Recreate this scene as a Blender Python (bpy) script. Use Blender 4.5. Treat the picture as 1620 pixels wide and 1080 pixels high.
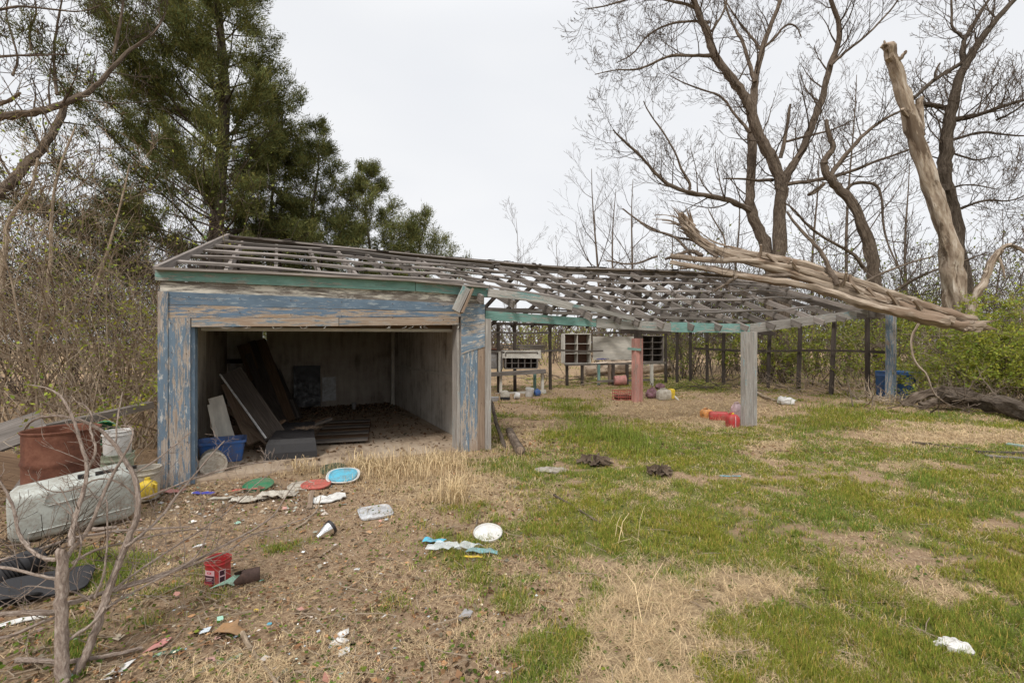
import bpy, math, random
import numpy as np
from mathutils import Vector, Matrix, noise
random.seed(7); np.random.seed(7)
R = math.radians
for o in list(bpy.data.objects): bpy.data.objects.remove(o)
SC = bpy.context.scene; COL = SC.collection

# ------------------------------------------------------------------ camera, sky, sun, exposure
cd = bpy.data.cameras.new('camera'); cam = bpy.data.objects.new('camera', cd); COL.objects.link(cam)
cd.sensor_width = 36; cd.lens = 16; cd.clip_start = .05; cd.clip_end = 2000
H = 1.75
cam.location = (0, 0, H); cam.rotation_euler = (R(90), 0, 0)
SC.camera = cam
SC.render.resolution_x = 1024; SC.render.resolution_y = 682
SC.render.engine = 'CYCLES'
vs = SC.view_settings; vs.view_transform = 'Standard'; vs.look = 'None'; vs.exposure = 0.27; vs.gamma = 1
w = bpy.data.worlds.new('World'); SC.world = w; w.use_nodes = True
nt = w.node_tree; nt.nodes.clear()
wo = nt.nodes.new('ShaderNodeOutputWorld'); bg = nt.nodes.new('ShaderNodeBackground')
sky = nt.nodes.new('ShaderNodeTexSky'); sky.sky_type = 'NISHITA'; sky.sun_disc = False
SUN_EL, SUN_AZ = 48, 200
sky.sun_elevation = R(SUN_EL); sky.sun_rotation = R(SUN_AZ); sky.air_density = 1; sky.dust_density = 2
tc = nt.nodes.new('ShaderNodeTexCoord')
no = nt.nodes.new('ShaderNodeTexNoise'); no.inputs['Scale'].default_value = 1.6; no.inputs['Detail'].default_value = 3
mp = nt.nodes.new('ShaderNodeMapping'); mp.inputs['Scale'].default_value = (1, 1, 3)
nt.links.new(tc.outputs['Generated'], mp.inputs[0]); nt.links.new(mp.outputs[0], no.inputs[0])
cr = nt.nodes.new('ShaderNodeValToRGB')                      # the overcast layer: faint grey and white banks
cr.color_ramp.elements[0].position = .3; cr.color_ramp.elements[0].color = (7.2, 7.35, 7.65, 1)
cr.color_ramp.elements[1].position = .7; cr.color_ramp.elements[1].color = (7.95, 8.0, 8.12, 1)
mx = nt.nodes.new('ShaderNodeMix'); mx.data_type = 'RGBA'; mx.inputs[0].default_value = .95
nt.links.new(no.outputs[0], cr.inputs[0]); nt.links.new(sky.outputs[0], mx.inputs[6]); nt.links.new(cr.outputs[0], mx.inputs[7])
sx_ = nt.nodes.new('ShaderNodeSeparateXYZ'); nt.links.new(tc.outputs['Generated'], sx_.inputs[0])
mr = nt.nodes.new('ShaderNodeMapRange'); mr.interpolation_type = 'SMOOTHSTEP'; mr.inputs[1].default_value = .55; mr.inputs[2].default_value = .95; mr.inputs[3].default_value = 1.; mr.inputs[4].default_value = 2.0
nt.links.new(sx_.outputs['Z'], mr.inputs[0])                 # overcast is brightest towards the zenith
vm = nt.nodes.new('ShaderNodeVectorMath'); vm.operation = 'SCALE'; nt.links.new(mx.outputs[2], vm.inputs[0]); nt.links.new(mr.outputs[0], vm.inputs['Scale'])
nt.links.new(vm.outputs[0], bg.inputs[0]); bg.inputs[1].default_value = .1
nt.links.new(bg.outputs[0], wo.inputs[0])
sd = bpy.data.lights.new('sun', 'SUN'); sd.energy = 2.1; sd.angle = R(12); sd.color = (1, .96, .9)
so = bpy.data.objects.new('sun', sd); COL.objects.link(so)
az, el = R(SUN_AZ), R(SUN_EL)
sv = Vector((math.sin(az) * math.cos(el), math.cos(az) * math.cos(el), math.sin(el)))
so.rotation_euler = sv.to_track_quat('Z', 'Y').to_euler()

# ------------------------------------------------------------------ materials
def nmat(name, rough=.85, spec=.25):
    m = bpy.data.materials.new(name); m.use_nodes = True
    b = m.node_tree.nodes['Principled BSDF']
    b.inputs['Roughness'].default_value = rough; b.inputs['Specular IOR Level'].default_value = spec
    return m, m.node_tree, b
def N(nt, typ, **kw):
    n = nt.nodes.new(typ)
    for k, v in kw.items():
        if k in n.inputs: n.inputs[k].default_value = v
        else: setattr(n, k, v)
    return n
def noise_n(nt, src, scale, detail=5, stretch=(1, 1, 1), rough=.6, dist=0):
    mp = N(nt, 'ShaderNodeMapping'); mp.inputs['Scale'].default_value = stretch
    nt.links.new(src, mp.inputs[0])
    n = N(nt, 'ShaderNodeTexNoise'); n.inputs['Scale'].default_value = scale; n.inputs['Detail'].default_value = detail
    n.inputs['Roughness'].default_value = rough; n.inputs['Distortion'].default_value = dist
    nt.links.new(mp.outputs[0], n.inputs[0]); return n.outputs[0]
def ramp(nt, src, stops):
    r = N(nt, 'ShaderNodeValToRGB'); e = r.color_ramp.elements
    while len(e) < len(stops): e.new(.5)
    for i, (p, c) in enumerate(stops):
        e[i].position = p; e[i].color = (*c, 1) if len(c) == 3 else c
    nt.links.new(src, r.inputs[0]); return r.outputs[0]
def g1(v): return (v, v, v)
def mixc(nt, f, a, b, blend='MIX'):
    m = N(nt, 'ShaderNodeMix'); m.data_type = 'RGBA'; m.blend_type = blend
    for i, v in ((0, f), (6, a), (7, b)):
        if isinstance(v, (int, float)): m.inputs[i].default_value = v
        elif isinstance(v, tuple): m.inputs[i].default_value = (*v, 1)
        else: nt.links.new(v, m.inputs[i])
    return m.outputs[2]
def math_n(nt, op, a, b=None):
    m = N(nt, 'ShaderNodeMath'); m.operation = op
    for i, v in ((0, a), (1, b)):
        if v is None: continue
        if isinstance(v, (int, float)): m.inputs[i].default_value = v
        else: nt.links.new(v, m.inputs[i])
    return m.outputs[0]
def bump(nt, b, h, strength=.4, dist=.02):
    n = N(nt, 'ShaderNodeBump'); n.inputs['Strength'].default_value = strength; n.inputs['Distance'].default_value = dist
    nt.links.new(h, n.inputs['Height']); nt.links.new(n.outputs[0], b.inputs['Normal'])
def uvsrc(nt, seed=True):
    t = N(nt, 'ShaderNodeTexCoord')
    if not seed: return t.outputs['UV']
    oi = N(nt, 'ShaderNodeObjectInfo'); a = N(nt, 'ShaderNodeVectorMath'); a.operation = 'ADD'
    s = N(nt, 'ShaderNodeVectorMath'); s.operation = 'SCALE'; s.inputs['Scale'].default_value = 37.
    cb = N(nt, 'ShaderNodeCombineXYZ'); nt.links.new(oi.outputs['Random'], cb.inputs[0]); nt.links.new(oi.outputs['Random'], cb.inputs[1])
    nt.links.new(cb.outputs[0], s.inputs[0]); nt.links.new(t.outputs['UV'], a.inputs[0]); nt.links.new(s.outputs[0], a.inputs[1])
    return a.outputs[0]
def wood_mat(name, c1, c2, c3=None, paint=None, amount=.5, paint2=None, soft=.06, var=.25, streak=None):
    """weathered board; UV u runs along the grain, in metres. amount = share still painted."""
    m, nt, b = nmat(name, .95, .05); uv = uvsrc(nt)
    grain = noise_n(nt, uv, 1, 6, (2.2, 70, 70), .7, .4)
    col = ramp(nt, grain, [(.3, c2), (.52, c1), (.72, c3 or tuple(min(1, x * 1.35) for x in c1))])
    blot = noise_n(nt, uv, 1, 4, (1.3, 6, 6), .6)
    col = mixc(nt, ramp(nt, blot, [(.35, g1(.0)), (.7, g1(.75))]), col, streak or tuple(x * .55 for x in c1))
    hgt = grain
    if paint:
        pn = noise_n(nt, uv, 1, 10, (3.5, 22, 22), .78, .5)
        pn2 = noise_n(nt, uv, 1, 4, (.8, 4.5, 4.5), .6); gr_ = noise_n(nt, uv, 1, 3, (2, 120, 120), .6)
        s = math_n(nt, 'ADD', math_n(nt, 'ADD', math_n(nt, 'MULTIPLY', pn, .48), math_n(nt, 'MULTIPLY', pn2, .34)), math_n(nt, 'MULTIPLY', gr_, .18))
        th = .5 + (0.5 - amount) * .26
        mask = ramp(nt, s, [(th - .006, g1(0)), (th + .012, g1(1))])
        pv = noise_n(nt, uv, 1, 5, (3, 9, 9), .6)
        pc = ramp(nt, pv, [(.3, tuple(x * .72 for x in paint)), (.6, paint), (.8, tuple(min(1, x * 1.25 + .03) for x in paint))])
        if paint2:
            m2 = noise_n(nt, uv, 1, 8, (6, 24, 24), .7)
            pc = mixc(nt, ramp(nt, m2, [(.56, g1(0)), (.6, g1(1))]), pc, paint2)
        edge = ramp(nt, s, [(th - .035, g1(0)), (th - .004, g1(.55)), (th, g1(0))])
        col = mixc(nt, edge, col, (.55, .53, .48))
        col = mixc(nt, mask, col, pc)
        hgt = math_n(nt, 'ADD', math_n(nt, 'MULTIPLY', grain, .5), math_n(nt, 'MULTIPLY', mask, .6))
    oi = N(nt, 'ShaderNodeObjectInfo'); k = math_n(nt, 'ADD', math_n(nt, 'MULTIPLY', oi.outputs['Random'], var), 1 - var / 2)
    hs = N(nt, 'ShaderNodeHueSaturation'); nt.links.new(k, hs.inputs['Value']); nt.links.new(col, hs.inputs['Color'])
    nt.links.new(hs.outputs[0], b.inputs['Base Color']); bump(nt, b, hgt, .7, .006)
    return m
def plastic(name, c, rough=.4, dirt=.35, dirtc=(.16, .12, .08), spec=.4):
    m, nt, b = nmat(name, rough, spec); t = N(nt, 'ShaderNodeTexCoord')
    n = noise_n(nt, t.outputs['Object'], 9, 8, rough=.7); n2 = noise_n(nt, t.outputs['Object'], 55, 4)
    s = math_n(nt, 'ADD', math_n(nt, 'MULTIPLY', n, .7), math_n(nt, 'MULTIPLY', n2, .3))
    f = ramp(nt, s, [(.42, g1(.08)), (.62, g1(min(1, dirt * 2.0)))])
    v = noise_n(nt, t.outputs['Object'], 3, 3)
    cc = ramp(nt, v, [(.3, tuple(x * .82 for x in c)), (.7, c)])
    nt.links.new(mixc(nt, f, cc, dirtc), b.inputs['Base Color'])
    nt.links.new(ramp(nt, s, [(.4, g1(rough)), (.7, g1(.9))]), b.inputs['Roughness']); bump(nt, b, s, .25, .01)
    return m
def bark_mat(name, c1, c2, c3, su=5, sv=14, bs=1.):
    m, nt, b = nmat(name, 1, .02); uv = uvsrc(nt)
    n = noise_n(nt, uv, 1, 7, (su, sv, sv), .7, .5)
    n2 = noise_n(nt, uv, 1, 3, (1.5, 5, 5), .6)
    c = ramp(nt, n, [(.33, c2), (.5, c1), (.68, c3)])
    c = mixc(nt, ramp(nt, n2, [(.4, g1(0)), (.7, g1(.5))]), c, c2)
    nt.links.new(c, b.inputs['Base Color']); bump(nt, b, n, bs, .02)
    return m
def leaf_mat(name, base, var=.5, trans=.25):
    m, nt, b = nmat(name, .85, .06)
    a = N(nt, 'ShaderNodeAttribute', attribute_name='tint')
    c = mixc(nt, 1.0, a.outputs['Color'], base, 'MULTIPLY')
    nt.links.new(c, b.inputs['Base Color'])
    if trans:
        tr = N(nt, 'ShaderNodeBsdfTranslucent'); mxs = N(nt, 'ShaderNodeMixShader'); mxs.inputs[0].default_value = trans
        nt.links.new(c, tr.inputs[0]); out = nt.nodes['Material Output']
        nt.links.new(b.outputs[0], mxs.inputs[1]); nt.links.new(tr.outputs[0], mxs.inputs[2]); nt.links.new(mxs.outputs[0], out.inputs[0])
    return m
M = {}
GW = ((.30, .265, .235), (.10, .085, .075))
M['grey_wood'] = wood_mat('weathered grey wood', (.20, .175, .155), (.06, .052, .046), (.34, .31, .285))
M['pale_batten'] = wood_mat('pale weathered batten', (.30, .262, .235), (.10, .083, .073), (.46, .42, .385))
M['dark_wood'] = wood_mat('dark old framing', (.085, .07, .06), (.03, .025, .022), (.15, .125, .105))
M['brown_wood'] = wood_mat('brown plank', (.17, .11, .07), (.06, .04, .03), (.26, .18, .12))
M['blue_post'] = wood_mat('blue paint peeling off grey wood', (.40, .335, .28), (.16, .125, .10), (.55, .48, .42), paint=(.165, .225, .285), amount=.57, paint2=(.50, .49, .46), streak=(.26, .18, .12))
M['blue_full'] = wood_mat('faded blue paint', (.38, .31, .26), (.16, .125, .10), (.5, .43, .38), paint=(.155, .215, .28), amount=.8, paint2=(.30, .35, .38))
M['blue_thin'] = wood_mat('traces of blue paint on tan wood', (.40, .32, .25), (.17, .12, .09), (.52, .44, .36), paint=(.17, .23, .28), amount=.36, streak=(.25, .17, .11))
M['ochre'] = wood_mat('rusty tan wood with blue traces', (.37, .285, .205), (.17, .12, .085), (.50, .43, .35), paint=(.14, .20, .27), amount=.5, streak=(.25, .16, .095))
M['teal'] = wood_mat('teal paint on fascia', (.30, .29, .25), (.14, .12, .10), (.48, .46, .42), paint=(.19, .34, .30), amount=.66, paint2=(.22, .37, .33))
M['teal_thin'] = wood_mat('worn teal paint', (.34, .32, .28), (.14, .12, .10), (.48, .46, .42), paint=(.19, .34, .31), amount=.6)
M['teal_grey'] = wood_mat('nearly bare board with teal traces', (.36, .34, .31), (.15, .135, .12), (.52, .5, .47), paint=(.17, .30, .29), amount=.3)
M['white_peel'] = wood_mat('white paint peeling off grey', (.19, .165, .14), (.10, .085, .07), (.28, .25, .22), paint=(.62, .58, .50), amount=.46, var=.05)
M['white_board'] = wood_mat('old white paint', (.30, .27, .24), (.13, .11, .10), (.4, .37, .33), paint=(.58, .55, .49), amount=.95)
M['pink_board'] = wood_mat('pink painted board', (.36, .22, .18), (.20, .12, .10), (.5, .35, .3), paint=(.50, .26, .22), amount=.62)
M['post_grey'] = wood_mat('grey post with blue traces', (.35, .32, .29), (.15, .13, .115), (.5, .48, .44), paint=(.24, .33, .35), amount=.25)
M['tan_wood'] = wood_mat('tan water stained board', (.28, .205, .15), (.12, .08, .055), (.38, .31, .24))
M['cubby_in'] = wood_mat('reddish brown boards', (.17, .10, .075), (.08, .05, .04), (.26, .17, .13))
def wall_mat(name, c1, c2, c3):
    m, nt, b = nmat(name, .95, .1); uv = uvsrc(nt)
    n = noise_n(nt, uv, 1, 7, (7, 1.1, 1), .7, .3); n2 = noise_n(nt, uv, 1, 6, (1.1, 1.5, 1), .65)
    s = math_n(nt, 'ADD', math_n(nt, 'MULTIPLY', n, .5), math_n(nt, 'MULTIPLY', n2, .5))
    c = ramp(nt, s, [(.33, c2), (.48, c1), (.66, c3)])
    nt.links.new(c, b.inputs['Base Color']); bump(nt, b, s, .4, .02); return m
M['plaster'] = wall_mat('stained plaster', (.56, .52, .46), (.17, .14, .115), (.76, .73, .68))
M['plaster_dark'] = wall_mat('dark brown plaster', (.36, .31, .26), (.12, .095, .075), (.50, .45, .39))  # darker, browner plaster for the rear wall and deep left wall
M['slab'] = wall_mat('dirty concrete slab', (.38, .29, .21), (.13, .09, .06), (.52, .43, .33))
M['bark'] = bark_mat('grey brown bark', (.155, .12, .092), (.06, .045, .035), (.27, .22, .175))
M['bark_dark'] = bark_mat('dark furrowed bark', (.10, .08, .062), (.04, .03, .024), (.19, .155, .125))
def patchy(m, dark):
    nt = m.node_tree; b = nt.nodes['Principled BSDF']; src = b.inputs['Base Color'].links[0].from_socket; uv = uvsrc(nt)
    n = noise_n(nt, uv, 1, 6, (.55, 1.6, 1.6), .7, .4); nt.links.new(mixc(nt, ramp(nt, n, [(.54, g1(0)), (.58, g1(.85))]), src, dark), b.inputs['Base Color'])
M['dead_bark'] = bark_mat('barkless silvery dead wood', (.34, .27, .205), (.09, .063, .047), (.60, .51, .42), 1.1, 11, 1.)
M['snag_bark'] = bark_mat('pale debarked snag wood', (.40, .32, .245), (.15, .105, .075), (.62, .55, .47), 1.6, 5, 1.)
patchy(M['snag_bark'], (.12, .085, .06)); patchy(M['dead_bark'], (.22, .155, .11))
M['twig'] = bark_mat('thin grey twigs', (.115, .09, .072), (.06, .046, .037), (.18, .145, .12))
M['twig_tan'] = bark_mat('tan vines and stems', (.34, .265, .19), (.15, .11, .075), (.50, .42, .33))
M['sapling'] = bark_mat('grey tan sapling bark', (.34, .27, .22), (.19, .14, .115), (.52, .44, .375), 25, 60)
M['juniper'] = leaf_mat('juniper foliage', (.145, .15, .052), trans=.2)
M['leaf'] = leaf_mat('young spring leaves', (.31, .34, .06), trans=.4)
M['leaf_dark'] = leaf_mat('honeysuckle leaves', (.23, .25, .065), trans=.35)
M['grass'] = leaf_mat('green grass', (.215, .262, .046), trans=.35)
M['straw'] = leaf_mat('dry straw', (.66, .51, .30), trans=.2)
M['deadleaf'] = leaf_mat('dead leaves', (.28, .18, .11), trans=.1)
M['chips'] = leaf_mat('paper and plastic scraps', (.72, .70, .66), trans=0)
for k, c, r in (('red', (.52, .018, .03), .35), ('red2', (.62, .12, .10), .5), ('pink', (.62, .26, .24), .55), ('white', (.74, .73, .70), .45), ('cream', (.56, .52, .44), .5),
                ('blue', (.02, .13, .42), .4), ('blue_barrel', (.015, .16, .48), .45), ('cobalt', (.02, .04, .45), .4), ('skyblue', (.10, .48, .66), .4), ('green', (.01, .22, .10), .45), ('darkgreen', (.01, .07, .035), .5),
                ('black', (.018, .018, .02), .4), ('rubber', (.03, .03, .033), .6), ('yellow', (.80, .56, .02), .45), ('orange', (.72, .30, .08), .45), ('mint', (.32, .55, .42), .5), ('tank', (.50, .53, .49), .45),
                ('clearish', (.62, .64, .66), .25), ('palepink', (.72, .52, .56), .4), ('purple', (.25, .11, .16), .6), ('tealp', (.18, .42, .45), .3), ('grey', (.36, .36, .37), .5), ('stone', (.38, .35, .30), .95), ('clod', (.07, .045, .03), 1), ('greenpale', (.42, .50, .36), .5)):
    M[k] = plastic(k + ' plastic', c, r)
M['black'] = plastic('black plastic', (.016, .016, .018), .32, .06, (.07, .055, .045), .5)
M['rubber'] = plastic('black rubber', (.022, .022, .025), .55, .08, (.06, .05, .04), .3)
M['white'] = plastic('white plastic', (.76, .75, .72), .45, .2)
M['deadleafbrown'] = plastic('brown crumpled paper', (.36, .20, .09), .9, .3)
m, nt, b = nmat('rusted steel', .85, .3); t = N(nt, 'ShaderNodeTexCoord')
n = noise_n(nt, t.outputs['Object'], 5, 9, rough=.7)
nt.links.new(ramp(nt, n, [(.3, (.05, .02, .013)), (.5, (.13, .05, .03)), (.7, (.21, .095, .06))]), b.inputs['Base Color']); bump(nt, b, n, .4, .02); M['rust'] = m
m, nt, b = nmat('dark rusted tin', .8, .3); t = N(nt, 'ShaderNodeTexCoord')
n = noise_n(nt, t.outputs['Object'], 22, 8, rough=.7)
nt.links.new(ramp(nt, n, [(.3, (.03, .018, .014)), (.55, (.075, .045, .035)), (.75, (.13, .07, .05))]), b.inputs['Base Color']); bump(nt, b, n, .4, .01); M['tin'] = m
m, nt, b = nmat('chrome', .18, .5); b.inputs['Metallic'].default_value = 1; b.inputs['Base Color'].default_value = (.75, .74, .72, 1); M['chrome'] = m
m, nt, b = nmat('inked label', .6, .2); b.inputs['Base Color'].default_value = (.055, .02, .03, 1); M['ink'] = m
m, nt, b = nmat('label paper', .6, .2); b.inputs['Base Color'].default_value = (.62, .40, .42, 1); M['labelp'] = m
m, nt, b = nmat('label red', .6, .2); b.inputs['Base Color'].default_value = (.5, .03, .06, 1); M['labelr'] = m
m, nt, b = nmat('cloudy film', .3, .5); b.inputs['Base Color'].default_value = (.72, .76, .76, 1); b.inputs['Alpha'].default_value = .32; M['film'] = m

# ------------------------------------------------------------------ mesh building
ORG = {}
def link(o): COL.objects.link(o); return o
def tag(o, label=None, cat=None, group=None, kind=None):
    if label: o['label'] = label
    if cat: o['category'] = cat
    if group: o['group'] = group
    if kind: o['kind'] = kind
    return o
def thing(name, label, cat, loc, group=None):
    o = link(bpy.data.objects.new(name, None)); o.location = loc; o.empty_display_size = .1
    ORG[o.name] = Vector(loc); return tag(o, label, cat, group)
class MB:
    def __init__(s): s.v = []; s.f = []; s.uv = []; s.m = []; s.col = None; s.mats = []; s.M = None; s.cur = 0
    def mat(s, m):
        if m not in s.mats: s.mats.append(m)
        s.cur = s.mats.index(m); return s
    def add(s, vs, fs, uvs):
        o = len(s.v)
        if s.M is not None: vs = [s.M @ Vector(v) for v in vs]
        s.v += [tuple(v) for v in vs]
        for f, u in zip(fs, uvs): s.f.append([i + o for i in f]); s.uv.append(u); s.m.append(s.cur)
    def board(s, p0, p1, w, t, up=(0, 0, 1), jit=0., w1=None):
        """box beam p0->p1; w across (perp to up), t along up"""
        s.strip([p0, p1], w, t, up, jit, w1)
    def strip(s, pts, w, t, up=(0, 0, 1), jit=0., w1=None):
        pts = [Vector(p) for p in pts]; up = Vector(up); vs = []; n = len(pts); L = 0; Ls = []
        for i, p in enumerate(pts):
            if i: L += (p - pts[i - 1]).length
            Ls.append(L)
            d = (pts[min(i + 1, n - 1)] - pts[max(i - 1, 0)]).normalized()
            sd = d.cross(up)
            if sd.length < 1e-4: sd = d.cross(Vector((0.3, 1, 0)))
            sd.normalize(); u2 = sd.cross(d).normalized()
            ww = w if w1 is None else w + (w1 - w) * i / (n - 1)
            for a, b in ((-1, -1), (1, -1), (1, 1), (-1, 1)):
                j = Vector((random.uniform(-jit, jit), random.uniform(-jit, jit), random.uniform(-jit, jit))) if jit else Vector()
                vs.append(p + sd * a * ww / 2 + u2 * b * t / 2 + j)
        fs = []; uvs = []; vv = [0, w, w + t, 2 * w + t, 2 * w + 2 * t]
        for i in range(n - 1):
            for k in range(4):
                a, b = i * 4 + k, i * 4 + (k + 1) % 4
                fs.append([a, b, b + 4, a + 4]); uvs.append([(Ls[i], vv[k]), (Ls[i], vv[k + 1]), (Ls[i + 1], vv[k + 1]), (Ls[i + 1], vv[k])])
        e = (n - 1) * 4
        fs.append([3, 2, 1, 0]); uvs.append([(0, t), (w, t), (w, 0), (0, 0)])
        fs.append([e, e + 1, e + 2, e + 3]); uvs.append([(0, 0), (w, 0), (w, t), (0, t)])
        s.add(vs, fs, uvs)
    def tube(s, pts, rs, sides=8, cap=True, rough=0., flat=None):
        pts = [Vector(p) for p in pts]; n = len(pts); vs = []; L = 0; Ls = []
        prev = None
        for i, p in enumerate(pts):
            if i: L += (p - pts[i - 1]).length
            Ls.append(L)
            d = pts[min(i + 1, n - 1)] - pts[max(i - 1, 0)]
            if d.length < 1e-6: d = Vector((0, 0, 1))
            d.normalize()
            if prev is None: prev = d.orthogonal().normalized()
            a = (prev - d * prev.dot(d))
            a = a.normalized() if a.length > 1e-5 else d.orthogonal().normalized()
            prev = a; b = d.cross(a); r = rs[i] if isinstance(rs, (list, tuple)) else rs
            for k in range(sides):
                th = 2 * math.pi * k / sides
                rr = r * (1 + (rough * noise.noise(Vector((math.cos(th) * 1.3, math.sin(th) * 1.3, L / max(r, .02) * .35 + pts[0].x * 7))) if rough else 0))
                vs.append(p + a * math.cos(th) * rr + b * math.sin(th) * rr)
        fs = []; uvs = []; r0 = rs[0] if isinstance(rs, (list, tuple)) else rs; c = 2 * math.pi * r0 / sides
        for i in range(n - 1):
            for k in range(sides):
                a = i * sides + k; b = i * sides + (k + 1) % sides
                fs.append([a, b, b + sides, a + sides]); uvs.append([(Ls[i], c * k), (Ls[i], c * (k + 1)), (Ls[i + 1], c * (k + 1)), (Ls[i + 1], c * k)])
        if cap and sides > 3:
            fs.append(list(range(sides))[::-1]); uvs.append([(0, 0)] * sides)
            e = (n - 1) * sides; fs.append(list(range(e, e + sides))); uvs.append([(0, 0)] * sides)
        s.add(vs, fs, uvs)
    def loft(s, rings, close=True, cap0=True, cap1=True):
        n = len(rings[0]); vs = [v for r in rings for v in r]; fs = []; uvs = []
        for i in range(len(rings) - 1):
            for k in range(n if close else n - 1):
                a = i * n + k; b = i * n + (k + 1) % n
                fs.append([a, b, b + n, a + n]); uvs.append([(k / n, i * .1), ((k + 1) / n, i * .1), ((k + 1) / n, i * .1 + .1), (k / n, i * .1 + .1)])
        if cap0: fs.append(list(range(n))[::-1]); uvs.append([(0, 0)] * n)
        if cap1: e = (len(rings) - 1) * n; fs.append(list(range(e, e + n))); uvs.append([(0, 0)] * n)
        s.add(vs, fs, uvs)
    def lathe(s, prof, sides=24, sx=1, sy=1, cap0=True, cap1=True):
        s.loft([[(r * sx * math.cos(2 * math.pi * k / sides), r * sy * math.sin(2 * math.pi * k / sides), z) for k in range(sides)] for r, z in prof], True, cap0, cap1)
    def rbox(s, secs, n=5, cap0=True, cap1=True):
        """sections (w, h, radius, z, cx, cy): rounded rectangles stacked along z"""
        s.loft([rrect(*q) for q in secs], True, cap0, cap1)
    def quad(s, a, b, c, d):
        s.add([a, b, c, d], [[0, 1, 2, 3]], [[(0, 0), ((Vector(b) - Vector(a)).length, 0), ((Vector(b) - Vector(a)).length, (Vector(d) - Vector(a)).length), (0, (Vector(d) - Vector(a)).length)]])
    def build(s, name, mat=None, parent=None, smooth=False, loc=None):
        me = bpy.data.meshes.new(name)
        if parent is not None: org = ORG[parent.name]
        elif loc is not None: org = Vector(loc)
        else:
            a = np.array(s.v); org = Vector((float(a[:, 0].mean()), float(a[:, 1].mean()), float(a[:, 2].min())))
        V = np.array(s.v, dtype=np.float64) - np.array(org[:])
        lens = np.array([len(f) for f in s.f], dtype=np.int32); flat = np.fromiter((i for f in s.f for i in f), dtype=np.int32)
        me.vertices.add(len(V)); me.vertices.foreach_set('co', V.astype(np.float32).ravel())
        me.loops.add(len(flat)); me.loops.foreach_set('vertex_index', flat)
        me.polygons.add(len(lens)); st = np.zeros(len(lens), dtype=np.int32); st[1:] = np.cumsum(lens)[:-1]
        me.polygons.foreach_set('loop_start', st)
        if s.mats: 
            for q in s.mats: me.materials.append(q)
            me.polygons.foreach_set('material_index', np.array(s.m, dtype=np.int32))
        elif mat: me.materials.append(mat)
        uvl = me.uv_layers.new(name='UVMap')
        uvl.data.foreach_set('uv', np.fromiter((c for u in s.uv for p in u for c in p), dtype=np.float32))
        me.polygons.foreach_set('use_smooth', np.full(len(lens), bool(smooth)))
        me.update(calc_edges=True); me.validate()
        if smooth: me.set_sharp_from_angle(angle=R(42))
        o = link(bpy.data.objects.new(name, me))
        if parent is not None: o.parent = parent
        else: o.location = org
        ORG[o.name] = org
        return o
def rrect(w, h, r, z, cx=0, cy=0, n=4):
    out = []; r = min(r, w / 2 - 1e-4, h / 2 - 1e-4)
    for q, (sx, sy) in enumerate(((1, 1), (-1, 1), (-1, -1), (1, -1))):
        for k in range(n + 1):
            a = math.pi / 2 * (q + k / n)
            out.append((cx + sx * (w / 2 - r) + r * math.cos(a), cy + sy * (h / 2 - r) + r * math.sin(a), z))
    return out
def tris_mesh(name, mat, V, F, C, label=None, parent=None, kind=None, smooth=False):
    """V (n,3) float, F list of (k,m) arrays of equal arity, C per-vertex colours"""
    me = bpy.data.meshes.new(name)
    org = ORG[parent.name] if parent is not None else Vector((0, 0, 0))
    me.vertices.add(len(V)); me.vertices.foreach_set('co', (V - np.array(org[:])).astype(np.float32).ravel())
    flat = np.concatenate([f.ravel() for f in F]).astype(np.int32)
    lens = np.concatenate([np.full(len(f), f.shape[1], dtype=np.int32) for f in F])
    me.loops.add(len(flat)); me.loops.foreach_set('vertex_index', flat)
    me.polygons.add(len(lens)); st = np.zeros(len(lens), dtype=np.int32); st[1:] = np.cumsum(lens)[:-1]
    me.polygons.foreach_set('loop_start', st); me.materials.append(mat)
    ca = me.color_attributes.new('tint', 'FLOAT_COLOR', 'POINT')
    cc = np.ones((len(V), 4), dtype=np.float32); cc[:, :3] = C; ca.data.foreach_set('color', cc.ravel())
    me.update(calc_edges=True)
    o = link(bpy.data.objects.new(name, me))
    if parent is not None: o.parent = parent
    if kind: o['kind'] = kind
    if label: o['label'] = label
    ORG[o.name] = org
    return o

# ------------------------------------------------------------------ measuring: photo pixels (1620 wide) to metres
F = 720.
def gz(x, y):
    z = -.11 * math.exp(-((x - 5.0) ** 2 + (y - 9.9) ** 2) / 6)
    z += .035 * noise.noise(Vector((x * .35, y * .35, 3))) + .012 * noise.noise(Vector((x * 1.7, y * 1.7, 9)))
    return z
def P(px, py, d): return Vector(((px - 810) / F * d, d, H - (py - 540) / F * d))
def G(px, py, up=0.):
    d = H * F / (py - 540)
    for _ in range(6): d = (H - gz((px - 810) / F * d, d) - up) * F / (py - 540)
    p = P(px, py, d); return p
U = Vector((.89, .456, 0)).normalized(); NN = Vector((-.456, .89, 0)).normalized()
A = Vector((-4.22, 5.45, 0))
def B(t, s, z): return A + U * t + NN * s + Vector((0, 0, z))
def TF(px, s=0):       # t on the line parallel to the facade at setback s seen at pixel column px
    k = (px - 810) / F; a = A + NN * s
    return (a.x - k * a.y) / (k * U.y - U.x)
def FZ(px, py, s=0):
    t = TF(px, s); p = A + U * t + NN * s
    return t, H - (py - 540) / F * p.y
def FP(px, py, s=0):
    t, z = FZ(px, py, s); return B(t, s, z)
def lerp(a, b, t): return a + (b - a) * t
def interp(x, xs, ys): return float(np.interp(x, xs, ys))
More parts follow.
